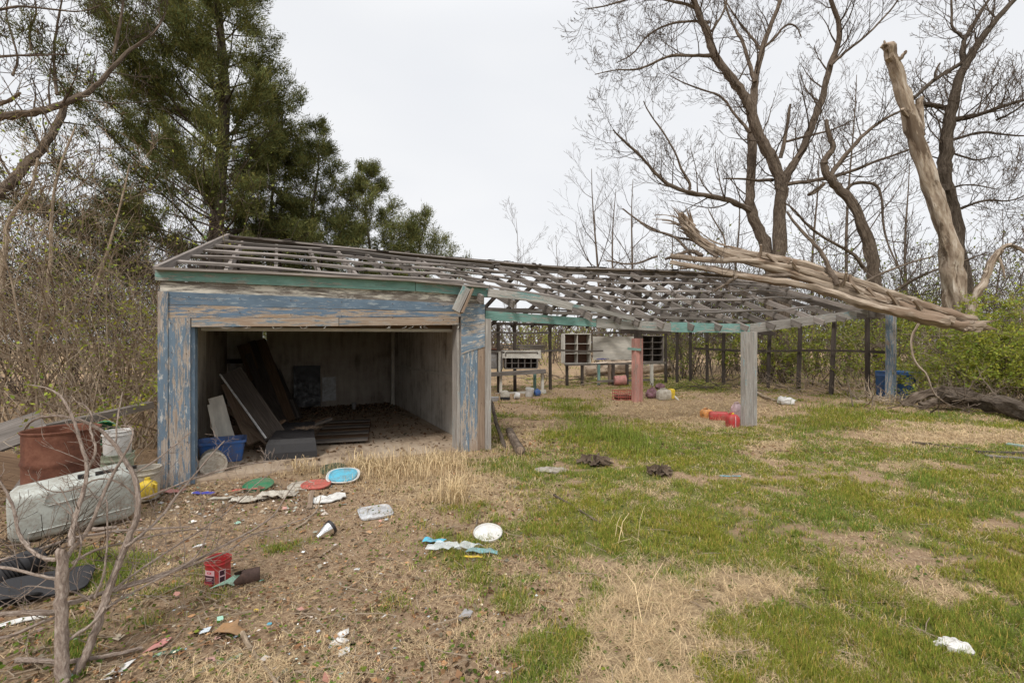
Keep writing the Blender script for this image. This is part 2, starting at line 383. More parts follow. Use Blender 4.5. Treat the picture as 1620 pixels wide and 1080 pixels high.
# ------------------------------------------------------------------ the ground
def vn(x, y, s=0):
    """value noise, -1..1"""
    x = np.asarray(x, float); y = np.asarray(y, float); i = np.floor(x).astype(np.int64); j = np.floor(y).astype(np.int64); u = x - i; v = y - j
    u = u * u * (3 - 2 * u); v = v * v * (3 - 2 * v)
    def h(i, j):
        k = (i * 374761393 + j * 668265263 + s * 1442695041) & 0xffffffff; k = ((k ^ (k >> 13)) * 1274126177) & 0xffffffff; return ((k ^ (k >> 16)) & 0xffff) / 32768. - 1
    return (h(i, j) * (1 - u) + h(i + 1, j) * u) * (1 - v) + (h(i, j + 1) * (1 - u) + h(i + 1, j + 1) * u) * v
def fb(x, y, s=0): return vn(x, y, s) + .6 * vn(x * 2.3 + 7, y * 2.3, s + 1) + .4 * vn(x * 5.1, y * 5.1 + 3, s + 2)
def ginfo(x, y):
    """green and straw weights at ground places (arrays), after the patches the photo shows"""
    x = np.asarray(x, float); y = np.asarray(y, float); yy = np.maximum(y, .8)
    px = 810 + x / yy * F; py = np.minimum(540 + H / yy * F, 1300)
    def bl(cx, cy, rx, ry): return np.exp(-((px - cx) / rx) ** 2 - ((py - cy) / ry) ** 2)
    g = 1 / (1 + np.exp(np.clip(-(px - 765 + (py - 800) * -.35) / 85, -60, 60))) * np.where(py > 655, .80, .4); s = .05 + .24 * np.clip((px - 700) / 300, 0, 1)
    for cx, cy, rx, ry, a in ((1020, 1030, 70, 90, -1.6), (1180, 935, 90, 30, -1.0), (1590, 830, 50, 14, -.6), (1100, 650, 160, 16, -.8), (1530, 690, 190, 16, -.8), (1330, 850, 40, 12, -.5), (1420, 900, 90, 12, -.4), (1500, 945, 80, 20, -.6), (1225, 705, 40, 10, -.8), (1050, 760, 60, 14, -.4), (1150, 800, 60, 10, -.4), (870, 960, 80, 40, -.3),
                              (950, 690, 110, 22, .5), (900, 645, 60, 14, .5), (1300, 655, 60, 10, .6), (1080, 770, 100, 30, .2), (820, 735, 90, 14, .45), (170, 900, 70, 40, .7), (95, 1010, 60, 40, .6), (890, 1000, 70, 50, .6), (870, 900, 90, 40, .45), (730, 900, 60, 30, .35), (330, 930, 60, 30, .3), (780, 690, 20, 20, .5), (440, 860, 40, 18, .35), (620, 960, 60, 22, .35), (540, 1040, 60, 24, .3), (250, 960, 60, 30, .35), (120, 930, 60, 40, .4),
                              (800, 950, 60, 30, .3), (640, 760, 160, 30, -.6), (860, 1040, 60, 30, .3), (1050, 610, 120, 10, .5), (830, 700, 60, 20, -.6), (880, 672, 110, 12, -.6), (1040, 700, 60, 16, -.25), (980, 620, 90, 10, -.3), (760, 1010, 60, 30, .25), (850, 650, 50, 8, -.4)):
        g = g + a * bl(cx, cy, rx, ry)
    for cx, cy, rx, ry, a in ((1020, 1020, 70, 90, 1.1), (1180, 935, 90, 32, .8), (640, 740, 130, 28, 1.0), (1100, 655, 170, 20, .8), (1530, 695, 200, 20, .8), (700, 780, 90, 25, .7), (420, 1060, 200, 40, .45), (820, 700, 60, 25, .3), (560, 700, 100, 20, .4), (1240, 705, 60, 14, .5), (400, 745, 120, 20, .3), (1500, 945, 100, 20, .4)):
        s = s + a * bl(cx, cy, rx, ry)
    n = fb(x * 1.3, y * 1.7, 1); n2 = fb(x * 1.1 + 40, y * 1.5, 11); n3 = fb(x * 6, y * 8, 21)
    g = g + (n * .46 + n3 * .36) * (.3 + np.clip(g, 0, 1)); s = s + n2 * .24 + n3 * .08
    g = .5 + (g - .5) * 1.3; g = np.where(y > 24, .35 + .2 * n, g)
    return np.clip(g, 0, 1), np.clip(s, 0, 1)
def axis(lo, hi, fine, n_out, big):
    a = list(np.arange(lo, hi, fine)); st = fine
    up = [hi]; dn = [lo]
    for i in range(n_out): st *= big; up.append(up[-1] + st); dn.append(dn[-1] - st)
    return np.array(dn[::-1][:-1] + a + up)
gx = axis(-9, 16, .14, 34, 1.22); gy = axis(0, 20, .14, 34, 1.2)
nx, ny = len(gx), len(gy); XX, YY = np.meshgrid(gx, gy); C = np.zeros((nx * ny, 3)); C[:, 0], C[:, 1] = ginfo(XX.ravel(), YY.ravel())
V = np.array([(x, y, gz(x, y)) for x, y in zip(XX.ravel(), YY.ravel())])
ii = np.arange(nx * ny).reshape(ny, nx)
Fq = np.stack([ii[:-1, :-1].ravel(), ii[:-1, 1:].ravel(), ii[1:, 1:].ravel(), ii[1:, :-1].ravel()], 1)
m, nt, b = nmat('dirt, thatch and turf', 1, 0); t = N(nt, 'ShaderNodeTexCoord'); O = t.outputs['Object']
at = N(nt, 'ShaderNodeAttribute', attribute_name='tint'); sp = N(nt, 'ShaderNodeSeparateColor'); nt.links.new(at.outputs['Color'], sp.inputs[0])
n1 = noise_n(nt, O, 3.0, 9, rough=.72); n2 = noise_n(nt, O, 38, 6, rough=.75); n3 = noise_n(nt, O, 14, 8, rough=.7, dist=.6)
dirt = ramp(nt, n2, [(.3, (.15, .098, .06)), (.5, (.35, .245, .155)), (.66, (.50, .38, .26)), (.8, (.66, .56, .44))])
dirt = mixc(nt, ramp(nt, n1, [(.35, g1(0)), (.65, g1(.6))]), dirt, (.29, .195, .125))
thatch = ramp(nt, n3, [(.3, (.17, .115, .07)), (.5, (.38, .28, .17)), (.7, (.58, .45, .29))])
sm = math_n(nt, 'ADD', math_n(nt, 'MULTIPLY', sp.outputs[1], 1.0), math_n(nt, 'MULTIPLY', math_n(nt, 'SUBTRACT', n3, .5), 1.6))
c = mixc(nt, ramp(nt, sm, [(.3, g1(0)), (.7, g1(.9))]), dirt, thatch)
gm = math_n(nt, 'ADD', sp.outputs[0], math_n(nt, 'MULTIPLY', math_n(nt, 'SUBTRACT', n2, .5), 1.5))
grn = ramp(nt, n3, [(.3, (.06, .075, .02)), (.6, (.15, .18, .04)), (.8, (.24, .23, .09))])
c = mixc(nt, ramp(nt, gm, [(.35, g1(0)), (.8, g1(.85))]), c, grn)
nt.links.new(c, b.inputs['Base Color']); bump(nt, b, math_n(nt, 'ADD', n2, n3), .9, .03)
ground = tris_mesh('ground', m, V, [Fq], C, kind='structure')

# ------------------------------------------------------------------ the long shed
shed = thing('derelict_shed', 'long derelict open shed with bare roof battens and a blue peeling garage bay', 'shed', A)
EX = [0, 4.05, 5.38, 7.35, 8.84, 10.5, 12.36, 14.3, 15.6, 17.6]; EZ = [2.585, 2.56, 2.42, 2.235, 2.17, 2.19, 2.32, 2.48, 2.6, 2.6]
def ez(t): return interp(t, EX, EZ)
def rz(t): return interp(t, [0, 5, 8, 10.6, 13.3, 18], [3.78, 3.73, 3.74, 3.86, 3.98, 3.9])
SR = 3.65; SB = 7.3; RT0 = .43
def t0(s): return RT0 * s / SR if s < SR else RT0
def roof(t, s, dz=0):
    if s <= SR: z = lerp(ez(t), rz(t), s / SR)
    else: z = lerp(rz(t), 2.42, (s - SR) / (SB - SR))
    return B(t, s, z + dz)
# front and rear rafters
front_ts = [TF(p) for p in (351, 436, 514, 579, 643, 700, 755, 805)] + [5.38, 6.2, 6.9, 7.35, 8.0, 8.84, 9.66, 10.5, 11.4, 12.36, 13.3, 14.3, 15.3, 16.3]
for k, tt in enumerate(front_ts):
    mb = MB(); s0 = -.02 if tt < 4.1 else -.16 - random.random() * .1
    p0 = roof(tt, max(s0, 0), -.03); 
    if s0 < 0: p0 = p0 + (roof(tt, 0) - roof(tt, 1)) * -s0
    p1 = roof(tt + .0, SR - .06, -.09)
    mb.board(p0 - Vector((0, 0, .05)), p1, .045, .125, jit=.004); mb.build('rafter', M['grey_wood' if k % 3 else 'pale_batten'], shed)
for k in range(22):
    tt = .5 + k * .8; mb = MB()
    mb.board(roof(tt, SB + .1, -.09), roof(tt, SR + .06, -.09), .045, .125, jit=.004); mb.build('rafter', M['dark_wood'], shed)
# ridge and battens, each one long sagging board broken in places
mb = MB(); mb.strip([roof(t, SR, -.05) for t in np.linspace(RT0, 17.6, 20)], .04, .2, jit=.008); mb.build('ridge_board', M['grey_wood'], shed)
mb = MB(); mb.strip([roof(t, SR - .08, .03) for t in np.linspace(RT0 - .05, 17, 20)], .14, .025, jit=.01); mb.build('ridge_cap', M['pale_batten'], shed)
def batten(s, ta, tb, mat, w=.095, lift=.0, droop=0):
    n = max(3, int((tb - ta) / .5)); pts = []
    for i in range(n + 1):
        t = lerp(ta, tb, i / n); sag = -.02 * abs(math.sin(t * 5)) + .015 * math.sin(t * 2.1 + s * 9)
        pts.append(roof(t, s + .02 * math.sin(t * 1.3 + s * 5), .03 + sag + lift - droop * (i / n) ** 2))
    mb = MB(); d = (roof(5, 1) - roof(5, 0)).normalized(); up = d.cross(U) * -1
    if up.z < 0: up = -up
    mb.strip(pts, w, .034, up, jit=.007); return mb.build('batten', M[mat], shed)
for s, segs in ((.62, ((None, 4.6), (4.62, 8.2), (8.9, 11.4))), (1.22, ((None, 6.3), (6.32, 12.2), (12.25, 15.4))), (1.84, ((None, 5.2), (5.25, 10.2), (10.25, 14.9))), (2.46, ((None, 7), (7.02, 12.8), (12.82, 16.6))), (3.08, ((None, 5.8), (5.85, 11.5), (11.53, 16.9)))):
    for a, bb in segs: batten(s, t0(s) - .04 if a is None else a, bb, 'pale_batten' if random.random() < .7 else 'grey_wood')
batten(.35, 8.2, 14.2, 'grey_wood', .05, .05)
for s in (4.2, 4.9, 5.6, 6.3, 7.0):
    ta = RT0 + .03
    while ta < 17:
        tb = min(17.3, ta + random.uniform(3.5, 5.5))
        if random.random() < .85: batten(s, ta, tb, 'dark_wood')
        ta = tb + .04
# roof edge board over the garage
mb = MB(); mb.strip([FP(247, 425.5, -.07), FP(440, 433.5, -.07), FP(648, 444, -.07), FP(770, 455, -.07)], .16, .028, jit=.003); mb.build('roof_edge_board', M['pale_batten'], shed)
# left gable: rake board, studs and boarding behind the battens
mb = MB(); mb.board(B(-.03, -.05, 2.59), B(RT0 - .03, SR, 3.8), .05, .10, jit=.003); mb.build('rake_board', M['pale_batten'], shed)
mb = MB(); mb.board(B(RT0 + .02, SR, 3.78), B(.02, SB, 2.42), .05, .14); mb.build('rake_board', M['dark_wood'], shed)
for s in np.arange(.5, 7.2, .55):
    z = lerp(2.5, 3.62, s / SR) if s < SR else lerp(3.62, 2.35, (s - SR) / (SB - SR))
    mb = MB(); mb.board(B(t0(s) * .9 + .06, s, 2.3), B(t0(s) * .9 + .06, s, z), .045, .09, up=U); mb.build('gable_stud', M['dark_wood'], shed)
def fboard(name, mat, l, r, s=-.0, th=.03, hang=0, jit=.003, wavy=0, parent=shed):
    """board on the facade: l=(px, ytop, ybottom), r likewise"""
    mb = MB(); n = 10
    rows = []
    L = (FP(l[0], l[1], 0) - FP(r[0], r[1], 0)).length; vert = abs(l[2] - l[1]) > 90
    vs = []; fs = []; uvs = []
    for i in range(n + 1):
        f = i / n; px = lerp(l[0], r[0], f); px = 810 + F * lerp(0, 1, 0) if False else px
        # even steps in metres, not pixels
        ta, za = FZ(l[0], l[1]); tb, zb = FZ(r[0], r[1]); _, zc = FZ(l[0], l[2]); _, zd = FZ(r[0], r[2])
        t = lerp(ta, tb, f); j = random.uniform(-jit, jit) if 0 < i < n else 0
        zt, zb_ = lerp(za, zb, f) + j, lerp(zc, zd, f) + (random.uniform(-jit, jit) if 0 < i < n else 0)
        vs += [B(t, s - th, zt), B(t, s, zt), B(t, s, zb_), B(t, s - th, zb_)]
        rows.append((t - ta, zt - zb_))
    hh = rows[0][1]
    def uvp(u, v): return (v, u) if vert else (u, v)
    for i in range(n):
        u0, u1 = rows[i][0], rows[i + 1][0]
        for k, (v0, v1) in enumerate(((0, th), (th, th + hh), (th + hh, 2 * th + hh), (0, hh))):
            a, b_ = i * 4 + k, i * 4 + (k + 1) % 4
            fs.append([a, a + 4, b_ + 4, b_]); uvs.append([uvp(u0, v0), uvp(u1, v0), uvp(u1, v1), uvp(u0, v1)])
    fs.append([0, 1, 2, 3]); uvs.append([(0, 0), (0, th), (hh, th), (hh, 0)]); e = n * 4
    fs.append([e + 3, e + 2, e + 1, e]); uvs.append([(0, 0), (0, th), (hh, th), (hh, 0)])
    mb.add(vs, fs, uvs); return mb.build(name, M[mat], parent)
# facade of the garage bay
fboard('fascia', 'teal', (247, 428.5, 444), (655, 446, 461), -.03, .03)
fboard('fascia', 'teal_thin', (656, 446, 461), (772, 457, 470), -.032, .03)
fboard('frieze_board', 'white_peel', (254, 444.3, 461), (765, 464, 482), -.004, .02)
fboard('header_board', 'blue_full', (267, 461.5, 482), (728, 480, 493), 0, .035)
fboard('header_board', 'ochre', (267, 482.6, 503), (728, 493.5, 501), -.002, .035)
fboard('door_head_trim', 'blue_thin', (304, 503.5, 517), (535, 502.6, 515.6), -.004, .045)
fboard('door_head_trim', 'blue_thin', (536, 502.6, 515.6), (724, 501.4, 513.5), -.004, .043)
fboard('corner_board', 'blue_post', (251, 461, 779), (267, 461.8, 777), -.004, .05)
fboard('front_board', 'blue_post', (267.3, 503.2, 778), (302, 503, 772), 0, .045)
fboard('front_board', 'blue_post', (728, 480.5, 724), (741, 481, 722), 0, .04)
fboard('front_board', 'blue_post', (741.4, 481, 722), (754, 481.5, 720), .002, .04)
fboard('front_board', 'tan_wood', (754.4, 481.5, 721), (765.5, 482, 719), 0, .036)
fboard('corner_board', 'post_grey', (766, 504, 720), (775, 504.4, 718), .01, .06)
# top of the right hand column, still blue
fboard('front_board', 'blue_post', (728.3, 480.3, 560), (765.3, 481.7, 548), -.0412, .006)
# jambs
tl = TF(302); tr = TF(727)
mb = MB(); mb.board(B(tl + .02, .11, -.05), B(tl + .02, .11, 1.98), .04, .22, up=NN, jit=.002); mb.build('door_jamb', M['blue_full'], shed)
mb = MB(); mb.board(B(tr - .02, .11, -.05), B(tr - .02, .11, 2.05), .04, .22, up=NN, jit=.002); mb.build('door_jamb', M['post_grey'], shed)
# walls, each as blockwork slab with plaster inside
def slabwall(name, a, b_, z0, z1, th, mat):
    a = Vector((a.x, a.y, 0)); b_ = Vector((b_.x, b_.y, 0)); d = (b_ - a).normalized(); n = Vector((-d.y, d.x, 0)) * th / 2; mb = MB(); L = (b_ - a).length
    q = [a - n, b_ - n, b_ + n, a + n]
    vs = [Vector((p.x, p.y, z)) for z in (z0, z1) for p in q]
    fs = [[0, 1, 5, 4], [1, 2, 6, 5], [2, 3, 7, 6], [3, 0, 4, 7], [4, 5, 6, 7], [3, 2, 1, 0]]
    uvs = [[(0, z0), (L, z0), (L, z1), (0, z1)], [(0, z0), (th, z0), (th, z1), (0, z1)], [(L, z0), (0, z0), (0, z1), (L, z1)], [(0, z0), (th, z0), (th, z1), (0, z1)], [(0, 0), (L, 0), (L, th), (0, th)], [(0, 0), (L, 0), (L, th), (0, th)]]
    mb.add(vs, fs, uvs); return mb.build(name, M[mat], shed)
GT = 4.16
slabwall('left_wall', B(.1, .06, 0), B(.1, 2.6, 0), -.1, 2.4, .12, 'plaster')
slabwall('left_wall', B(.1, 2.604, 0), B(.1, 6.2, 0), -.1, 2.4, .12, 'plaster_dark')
slabwall('right_wall', B(GT, .06, 0), B(GT, 6.2, 0), -.1, 2.4, .12, 'plaster')
slabwall('rear_wall', B(.17, 6.1, 0), B(.88, 6.1, 0), -.1, 2.38, .1, 'plaster')
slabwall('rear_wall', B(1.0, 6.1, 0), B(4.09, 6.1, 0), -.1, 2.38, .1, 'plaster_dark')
mb = MB(); mb.board(B(.86, 5.99, 0), B(.86, 5.99, 2.35), .12, .05, up=NN); mb.build('wall_stud', M['white_board'], shed)
mb = MB(); mb.board(B(4.0, 5.6, 0), B(4.0, 5.6, 2.3), .09, .09, up=NN, jit=.003); mb.build('prop_post', M['white_board'], shed)
mb = MB(); mb.board(B(.17, 5.97, 1.28), B(.8, 5.97, 1.28), .03, .1); mb.build('wall_rail', M['dark_wood'], shed)
mb = MB(); mb.board(B(4.085, .3, 1.12), B(4.085, 5.4, 1.10), .02, .05, jit=.003); mb.build('wall_rail', M['white_board'], shed)
mb = MB(); mb.board(B(0.17, .1, 2.4), B(0.17, 6.1, 2.4), .1, .03)
mb.M = None; V0 = [B(.03, -.0, 2.405), B(4.2, -.0, 2.405), B(4.2, 6.2, 2.405), B(.03, 6.2, 2.405)]
mb.add(V0 + [v + Vector((0, 0, .03)) for v in V0], [[3, 2, 1, 0], [4, 5, 6, 7], [0, 1, 5, 4], [1, 2, 6, 5], [2, 3, 7, 6], [3, 0, 4, 7]], [[(0, 0), (4, 0), (4, 6), (0, 6)]] * 6)
mb.build('ceiling', M['dark_wood'], shed)
V0 = [B(.17, .02, .0), B(4.09, .02, .0), B(4.09, 6.04, .0), B(.17, 6.04, .0)]; mb = MB()
mb.add([v + Vector((0, 0, -.1)) for v in V0] + [v + Vector((0, 0, .045)) for v in V0], [[3, 2, 1, 0], [4, 5, 6, 7], [0, 1, 5, 4], [1, 2, 6, 5], [2, 3, 7, 6], [3, 0, 4, 7]], [[(0, 0), (4, 0), (4, 6), (0, 6)]] * 6)
mb.build('floor_slab', M['slab'], shed)
# the overhead door, rolled back under the ceiling: only its bottom rail hangs behind the lintel
mb = MB(); mb.board(B(.38, .32, 1.985), B(4.0, .32, 2.0), .045, .11, jit=.002); od = mb.build('overhead_door', M['brown_wood'], shed)
mb = MB(); mb.board(B(.38, .30, 1.91), B(4.0, .30, 1.93), .05, .045); mb.build('bottom_rail', M['white_board'], od)
mb = MB()
for k in range(4): mb.board(B(.38, .37 + k * .5, 2.03 + k * .03), B(4.0, .37 + k * .5, 2.04 + k * .03), .48, .03) if False else mb.board(B(2.2, .36 + k * .5, 2.04 + k * .05), B(2.2, .84 + k * .5, 2.09 + k * .05), 3.6, .03)
mb.build('door_panels', M['brown_wood'], od)
# peeling strips under the head trim
mb = MB()
for k in range(16):
    t = random.uniform(.5, 3.9); z = H - (515.5 - 540) / F * (A + U * t).y; p = B(t, -.03, z)
    mb.strip([p, p + U * random.uniform(-.04, .04) + Vector((0, -.01, -.02)), p + U * random.uniform(-.09, .09) + Vector((0, -.02, -.035))], .012, .002)
mb.build('peeling_strip', M['white_board'], shed)
mb = MB()
for px in (272, 296, 734, 747, 760):
    for py in (512, 560, 640, 700): 
        q = FP(px + random.uniform(-2, 2), py + random.uniform(-6, 6)) - NN * .052; mb.M = Matrix.Translation(q) @ Matrix.Rotation(R(90), 4, 'X'); mb.lathe([(.006, 0), (.006, .003)], 8)
for px in (300, 380, 460, 540, 620, 700):
    for py in (470, 492): q = FP(px, py + (px - 300) * .035) - NN * .047; mb.M = Matrix.Translation(q) @ Matrix.Rotation(R(90), 4, 'X'); mb.lathe([(.007, 0), (.007, .003)], 8)
nl = mb.build('nail_heads', M['tin'], shed); nl['kind'] = 'stuff'
# beam over the open bays
def beam(name, mat, l, r, s=0, th=.05, n=6):
    mb = MB(); pts = []; ws = []
    mb.cur = 0; vs = []; 
    pl0, pl1, pr0, pr1 = FP(l[0], l[1], s), FP(l[0], l[2], s), FP(r[0], r[1], s), FP(r[0], r[2], s)
    c0 = (pl0 + pl1) / 2; c1 = (pr0 + pr1) / 2; h = ((pl0 - pl1).length + (pr0 - pr1).length) / 2
    pts = [c0.lerp(c1, i / n) for i in range(n + 1)]
    mb.strip(pts, th, h, jit=.003); return mb.build(name, M[mat], shed)
beam('beam', 'teal', (767, 492.5, 504.5), (942, 503.5, 518))
beam('beam', 'teal_grey', (942.6, 503.5, 518), (1060, 510, 524.5), .002)
beam('beam', 'teal_thin', (1060.6, 510, 524.5), (1185, 512.5, 527))
beam('beam', 'post_grey', (1185.6, 512.5, 527), (1372, 489, 501.5), .003)
beam('beam', 'grey_wood', (1372.6, 489, 501.5), (1425, 486, 498), .003)
beam('beam', 'grey_wood', (767, 488, 491.5), (1180, 505, 510), .10, .09)
# hanging broken fascia across the open bay
pts = [FP(772, 463, -.11), FP(830, 469, -.13), FP(870, 476, -.16), FP(905, 485, -.2)]
mb = MB(); mb.strip(pts, .03, .13, jit=.006, w1=.03); mb.build('broken_fascia', M['teal_grey'], shed)
mb = MB(); mb.strip([FP(900, 482, -.12), FP(950, 492, -.12), FP(1003, 505, -.1)], .03, .07, jit=.006); mb.build('broken_fascia', M['teal_grey'], shed)
a0, a1 = FP(738, 455, -.16), FP(721, 492, -.2)
mb = MB(); mb.board(a0, a1, .13, .03, up=-NN, jit=.004); bk = mb.build('dangling_bracket', M['teal_grey'], shed)
mb = MB(); mb.board(a0 + U * .09 + Vector((0, 0, -.02)), a1 + U * .09 + Vector((0, 0, -.03)), .025, .12, up=-NN, jit=.004); mb.build('split_edge', M['tan_wood'], bk)
# posts
g = G(1186, 668); 
def post(name, px0, px1, d, ytop, ybot, mats, th=.14, lean=0):
    pa, pb = P(px0, ybot, d), P(px1, ybot, d); wd = (pb - pa).length
    o = None
    c = (pa + pb) / 2; zt = P(0, ytop, d).z
    mb = MB(); mb.board(c - U * wd * .18, Vector((c.x + lean, c.y, zt)) - U * wd * .18, wd * .62, th, up=NN, jit=.005); o = mb.build(name, M[mats[0]], shed)
    mb = MB(); mb.board(c + U * wd * .32 - NN * .02, Vector((c.x + lean, c.y, zt)) + U * wd * .32 - NN * .02, wd * .33, th * .9, up=NN, jit=.005); mb.build('post_facing', M[mats[1]], o)
post('post', 1172, 1197, 9.95, 525, 673, ('post_grey', 'post_grey'))
post('post', 1400, 1418, 13.0, 498, 640, ('blue_post', 'blue_post'), .12)
post('post', 1000, 1016, 13.3, 535, 640, ('pink_board', 'pink_board'), .14)
mb = MB(); p = P(1008, 540, 13.3); mb.board(p + U * .03, Vector((p.x, p.y, 3.8)) + U * .03, .2, .12, up=NN); mb.build('post', M['dark_wood'], shed)
mb = MB(); mb.board(P(993, 551, 13.18), P(1014, 553, 13.18), .03, .07); mb.build('post_cleat', M['teal'], shed)
# middle plate carried by the pink post row
mb = MB(); mb.strip([B(t, SR, 2.12 + .1 * math.sin(t)) for t in np.linspace(10.2, 17.4, 6)], .06, .14); mb.build('beam', M['dark_wood'], shed)
# rear wall frame
for t in (4.4, 5.3, 6.2, 7.1, 7.97, 8.6, 10.05, 15.75, 16.4, 17.2):
    mb = MB(); ln = random.uniform(-.04, .04); mb.board(B(t, SB, -.1), B(t + ln, SB, 2.36), .08, .09, up=U, jit=.004); mb.build('wall_stud', M['dark_wood'], shed)
mb = MB(); mb.strip([B(t, SB, 2.36) for t in np.linspace(4.3, 17.5, 12)], .1, .09, jit=.008); mb.build('wall_plate', M['dark_wood'], shed)
mb = MB(); mb.strip([B(t, SB - .06, 1.40 + .03 * math.sin(t * 2)) for t in np.linspace(5.3, 12.4, 8)], .03, .07, jit=.008); mb.build('wall_rail', M['grey_wood'], shed)
mb = MB(); mb.strip([B(t, SB - .03, 2.05 + .03 * math.sin(t * 2)) for t in np.linspace(4.3, 10, 6)], .03, .06, jit=.01); mb.build('wall_rail', M['grey_wood'], shed)
# right end wall frame
for k, s in enumerate((.7, 1.75, 2.8, 3.9, 4.9, 5.8, 6.6)):
    ln = (-.02, .22, .12, .1, .02, 0, 0)[k]; mb = MB()
    mb.board(B(17.4, s, -.1), B(17.4 + ln, s, 2.5), .10 if k < 3 else .08, .10, up=NN, jit=.005); mb.build('wall_stud', M['dark_wood'], shed)
mb = MB(); mb.strip([B(17.35, s, 1.42 + .04 * math.sin(s)) for s in np.linspace(.1, 7.2, 8)], .03, .08, jit=.01); mb.build('wall_rail', M['dark_wood'], shed)
mb = MB(); mb.strip([B(17.4, s, 2.5) for s in np.linspace(0, 7.2, 8)], .08, .09, jit=.01); mb.build('wall_plate', M['dark_wood'], shed)
mb = MB(); mb.board(B(17.42, SR, 2.5), B(17.42, SR, 3.85), .1, .1, up=NN); mb.build('gable_stud', M['dark_wood'], shed)
mb = MB()
for k in range(70):
    t = random.uniform(.5, 16); s = SR - random.uniform(-.02, .25) if random.random() < .7 else random.choice((.62, 1.22, 1.84, 2.46, 3.08)); p = roof(t, s, .07); l_ = random.uniform(.03, .16)
    mb.strip([p - U * l_, p + U * l_ + Vector((0, 0, random.uniform(-.02, .03)))], random.uniform(.03, .1), .008, (random.uniform(-.4, .4), random.uniform(-.6, .2), 1), .006)
so_ = mb.build('shingle_scraps', M['dark_wood'], shed); so_['kind'] = 'stuff'
# small loose ends on the roof
for k in range(26):
    t = random.uniform(3, 15.5); s = random.uniform(.3, 3); a = roof(t, s, .09); mb = MB()
    mb.board(a, a + U * random.uniform(-.7, .7) + (roof(t, s + .5) - roof(t, s)) * random.uniform(-1, 1), .035, .02, jit=.006); mb.build('loose_lath', M['grey_wood'], shed)
# ------------------------------------------------------------------ junk
def at(p, rz=0, rx=0, ry=0): return Matrix.Translation(p) @ Matrix.Rotation(rz, 4, 'Z') @ Matrix.Rotation(ry, 4, 'Y') @ Matrix.Rotation(rx, 4, 'X')
def Gp(px, py, up=0): 
    p = G(px, py); return Vector((p.x, p.y, gz(p.x, p.y) + up))
def slabat(mb, w, l, t): mb.board((-l / 2, 0, t / 2), (l / 2, 0, t / 2), w, t)
def sheet(mb, pts, th=.004, amp=.02, sub=9, seed=0):
    """crumpled flat piece: outline polygon (local xy) filled with a wavy fan of rings"""
    n = len(pts); c = Vector((sum(p[0] for p in pts) / n, sum(p[1] for p in pts) / n, 0)); top = []
    dense = []
    for i in range(n):
        a, b_ = Vector((*pts[i], 0)), Vector((*pts[(i + 1) % n], 0))
        for k in range(4): dense.append(a.lerp(b_, k / 4))
    rings = []
    for f in (1, .8, .6, .4, .2, .05):
        rings.append([Vector((c.x + (q.x - c.x) * f, c.y + (q.y - c.y) * f, amp * (1 + noise.noise(Vector((q.x * f * 14, q.y * f * 14, seed)))) )) for q in dense])
    m_ = len(dense); low = [[v - Vector((0, 0, th)) for v in r] for r in rings]
    mb.loft(low[::-1] + rings, True, True, True)
def item(name, label, cat, mb, mat=None, group=None, smooth=False):
    o = mb.build(name, mat, None, smooth); return tag(o, label, cat, group)

# rusty drum with an open top
c0 = P(98, 540, 4.55); c0.z = 0
dr = thing('rusty_drum', 'open rusted brown steel drum among the junk at the left', 'drum', c0)
mb = MB(); mb.M = at(c0, .4); pr = []
for z in np.linspace(0, .86, 34):
    r = .285 + .014 * sum(math.exp(-((z - q) / .018) ** 2) for q in (.29, .58)); pr.append((r, z))
pr += [(.296, .865), (.30, .88), (.29, .885), (.28, .875), (.277, .5), (.277, .03), (.02, .03)]
mb.lathe(pr, 40, cap1=False); mb.build('drum_shell', M['rust'], dr, True)
mb = MB(); mb.M = at(c0 + Vector((-.05, .1, .74)), .4); mb.lathe([(.0, .07), (.12, .06), (.24, .02), (.27, 0)], 16, cap0=False, cap1=False); mb.build('drum_contents', M['deadleafbrown'], dr)
# big pale moulded tank lying on its side
a_, b_ = P(12, 870, 3.82), P(216, 826, 4.42); a_.z = gz(a_.x, a_.y); b_.z = gz(b_.x, b_.y) + .03
dv = (b_ - a_); L = Vector((dv.x, dv.y, 0)).length; ang = math.atan2(dv.y, dv.x)
tk = thing('moulded_tub', 'pale grey green moulded plastic tub lying on its side below the rusted drum', 'tub', a_)
mb = MB(); mb.M = at(a_ + Vector((0, 0, .0)), ang, R(6), -.03)
def tubsec(x, inset, hh): 
    return [(x, y, z) for (x_, y, z) in [(0, q[0], q[1]) for q in [(p[0], p[1]) for p in rrect(.34 - inset, hh - inset, .06, 0, .17, hh / 2 + .0)]]]
secs = []
for x, ins, hh in ((0, .10, .42), (.02, .04, .42), (.06, .0, .43), (L * .5, 0, .46), (L - .07, 0, .485), (L - .02, .04, .48), (L, .1, .48)):
    secs.append(tubsec(x, ins, hh))
mb.loft(secs); mb.build('tub_shell', M['tank'], tk, True)
mb = MB(); mb.M = at(a_, ang, R(6), -.03)
for z0, x0, x1 in ((.30, .25, L * .62), (.09, .12, L * .95)): mb.tube([(x0, -.004, z0), (x1, -.004, z0 + .03)], .006, 6)
mb.tube([(.25, -.004, .42), (.22, -.004, .33), (.25, -.004, .30)], .006, 6); mb.build('moulded_rib', M['tank'], tk)
mb = MB(); mb.M = at(a_, ang, R(6), -.03)
for x in (.48, .60, L - .16, L - .02): mb.rbox([(.08, .035, .012, .47, x, .08), (.08, .035, .012, .50, x, .08)])
mb.build('rim_slot', M['black'], tk)
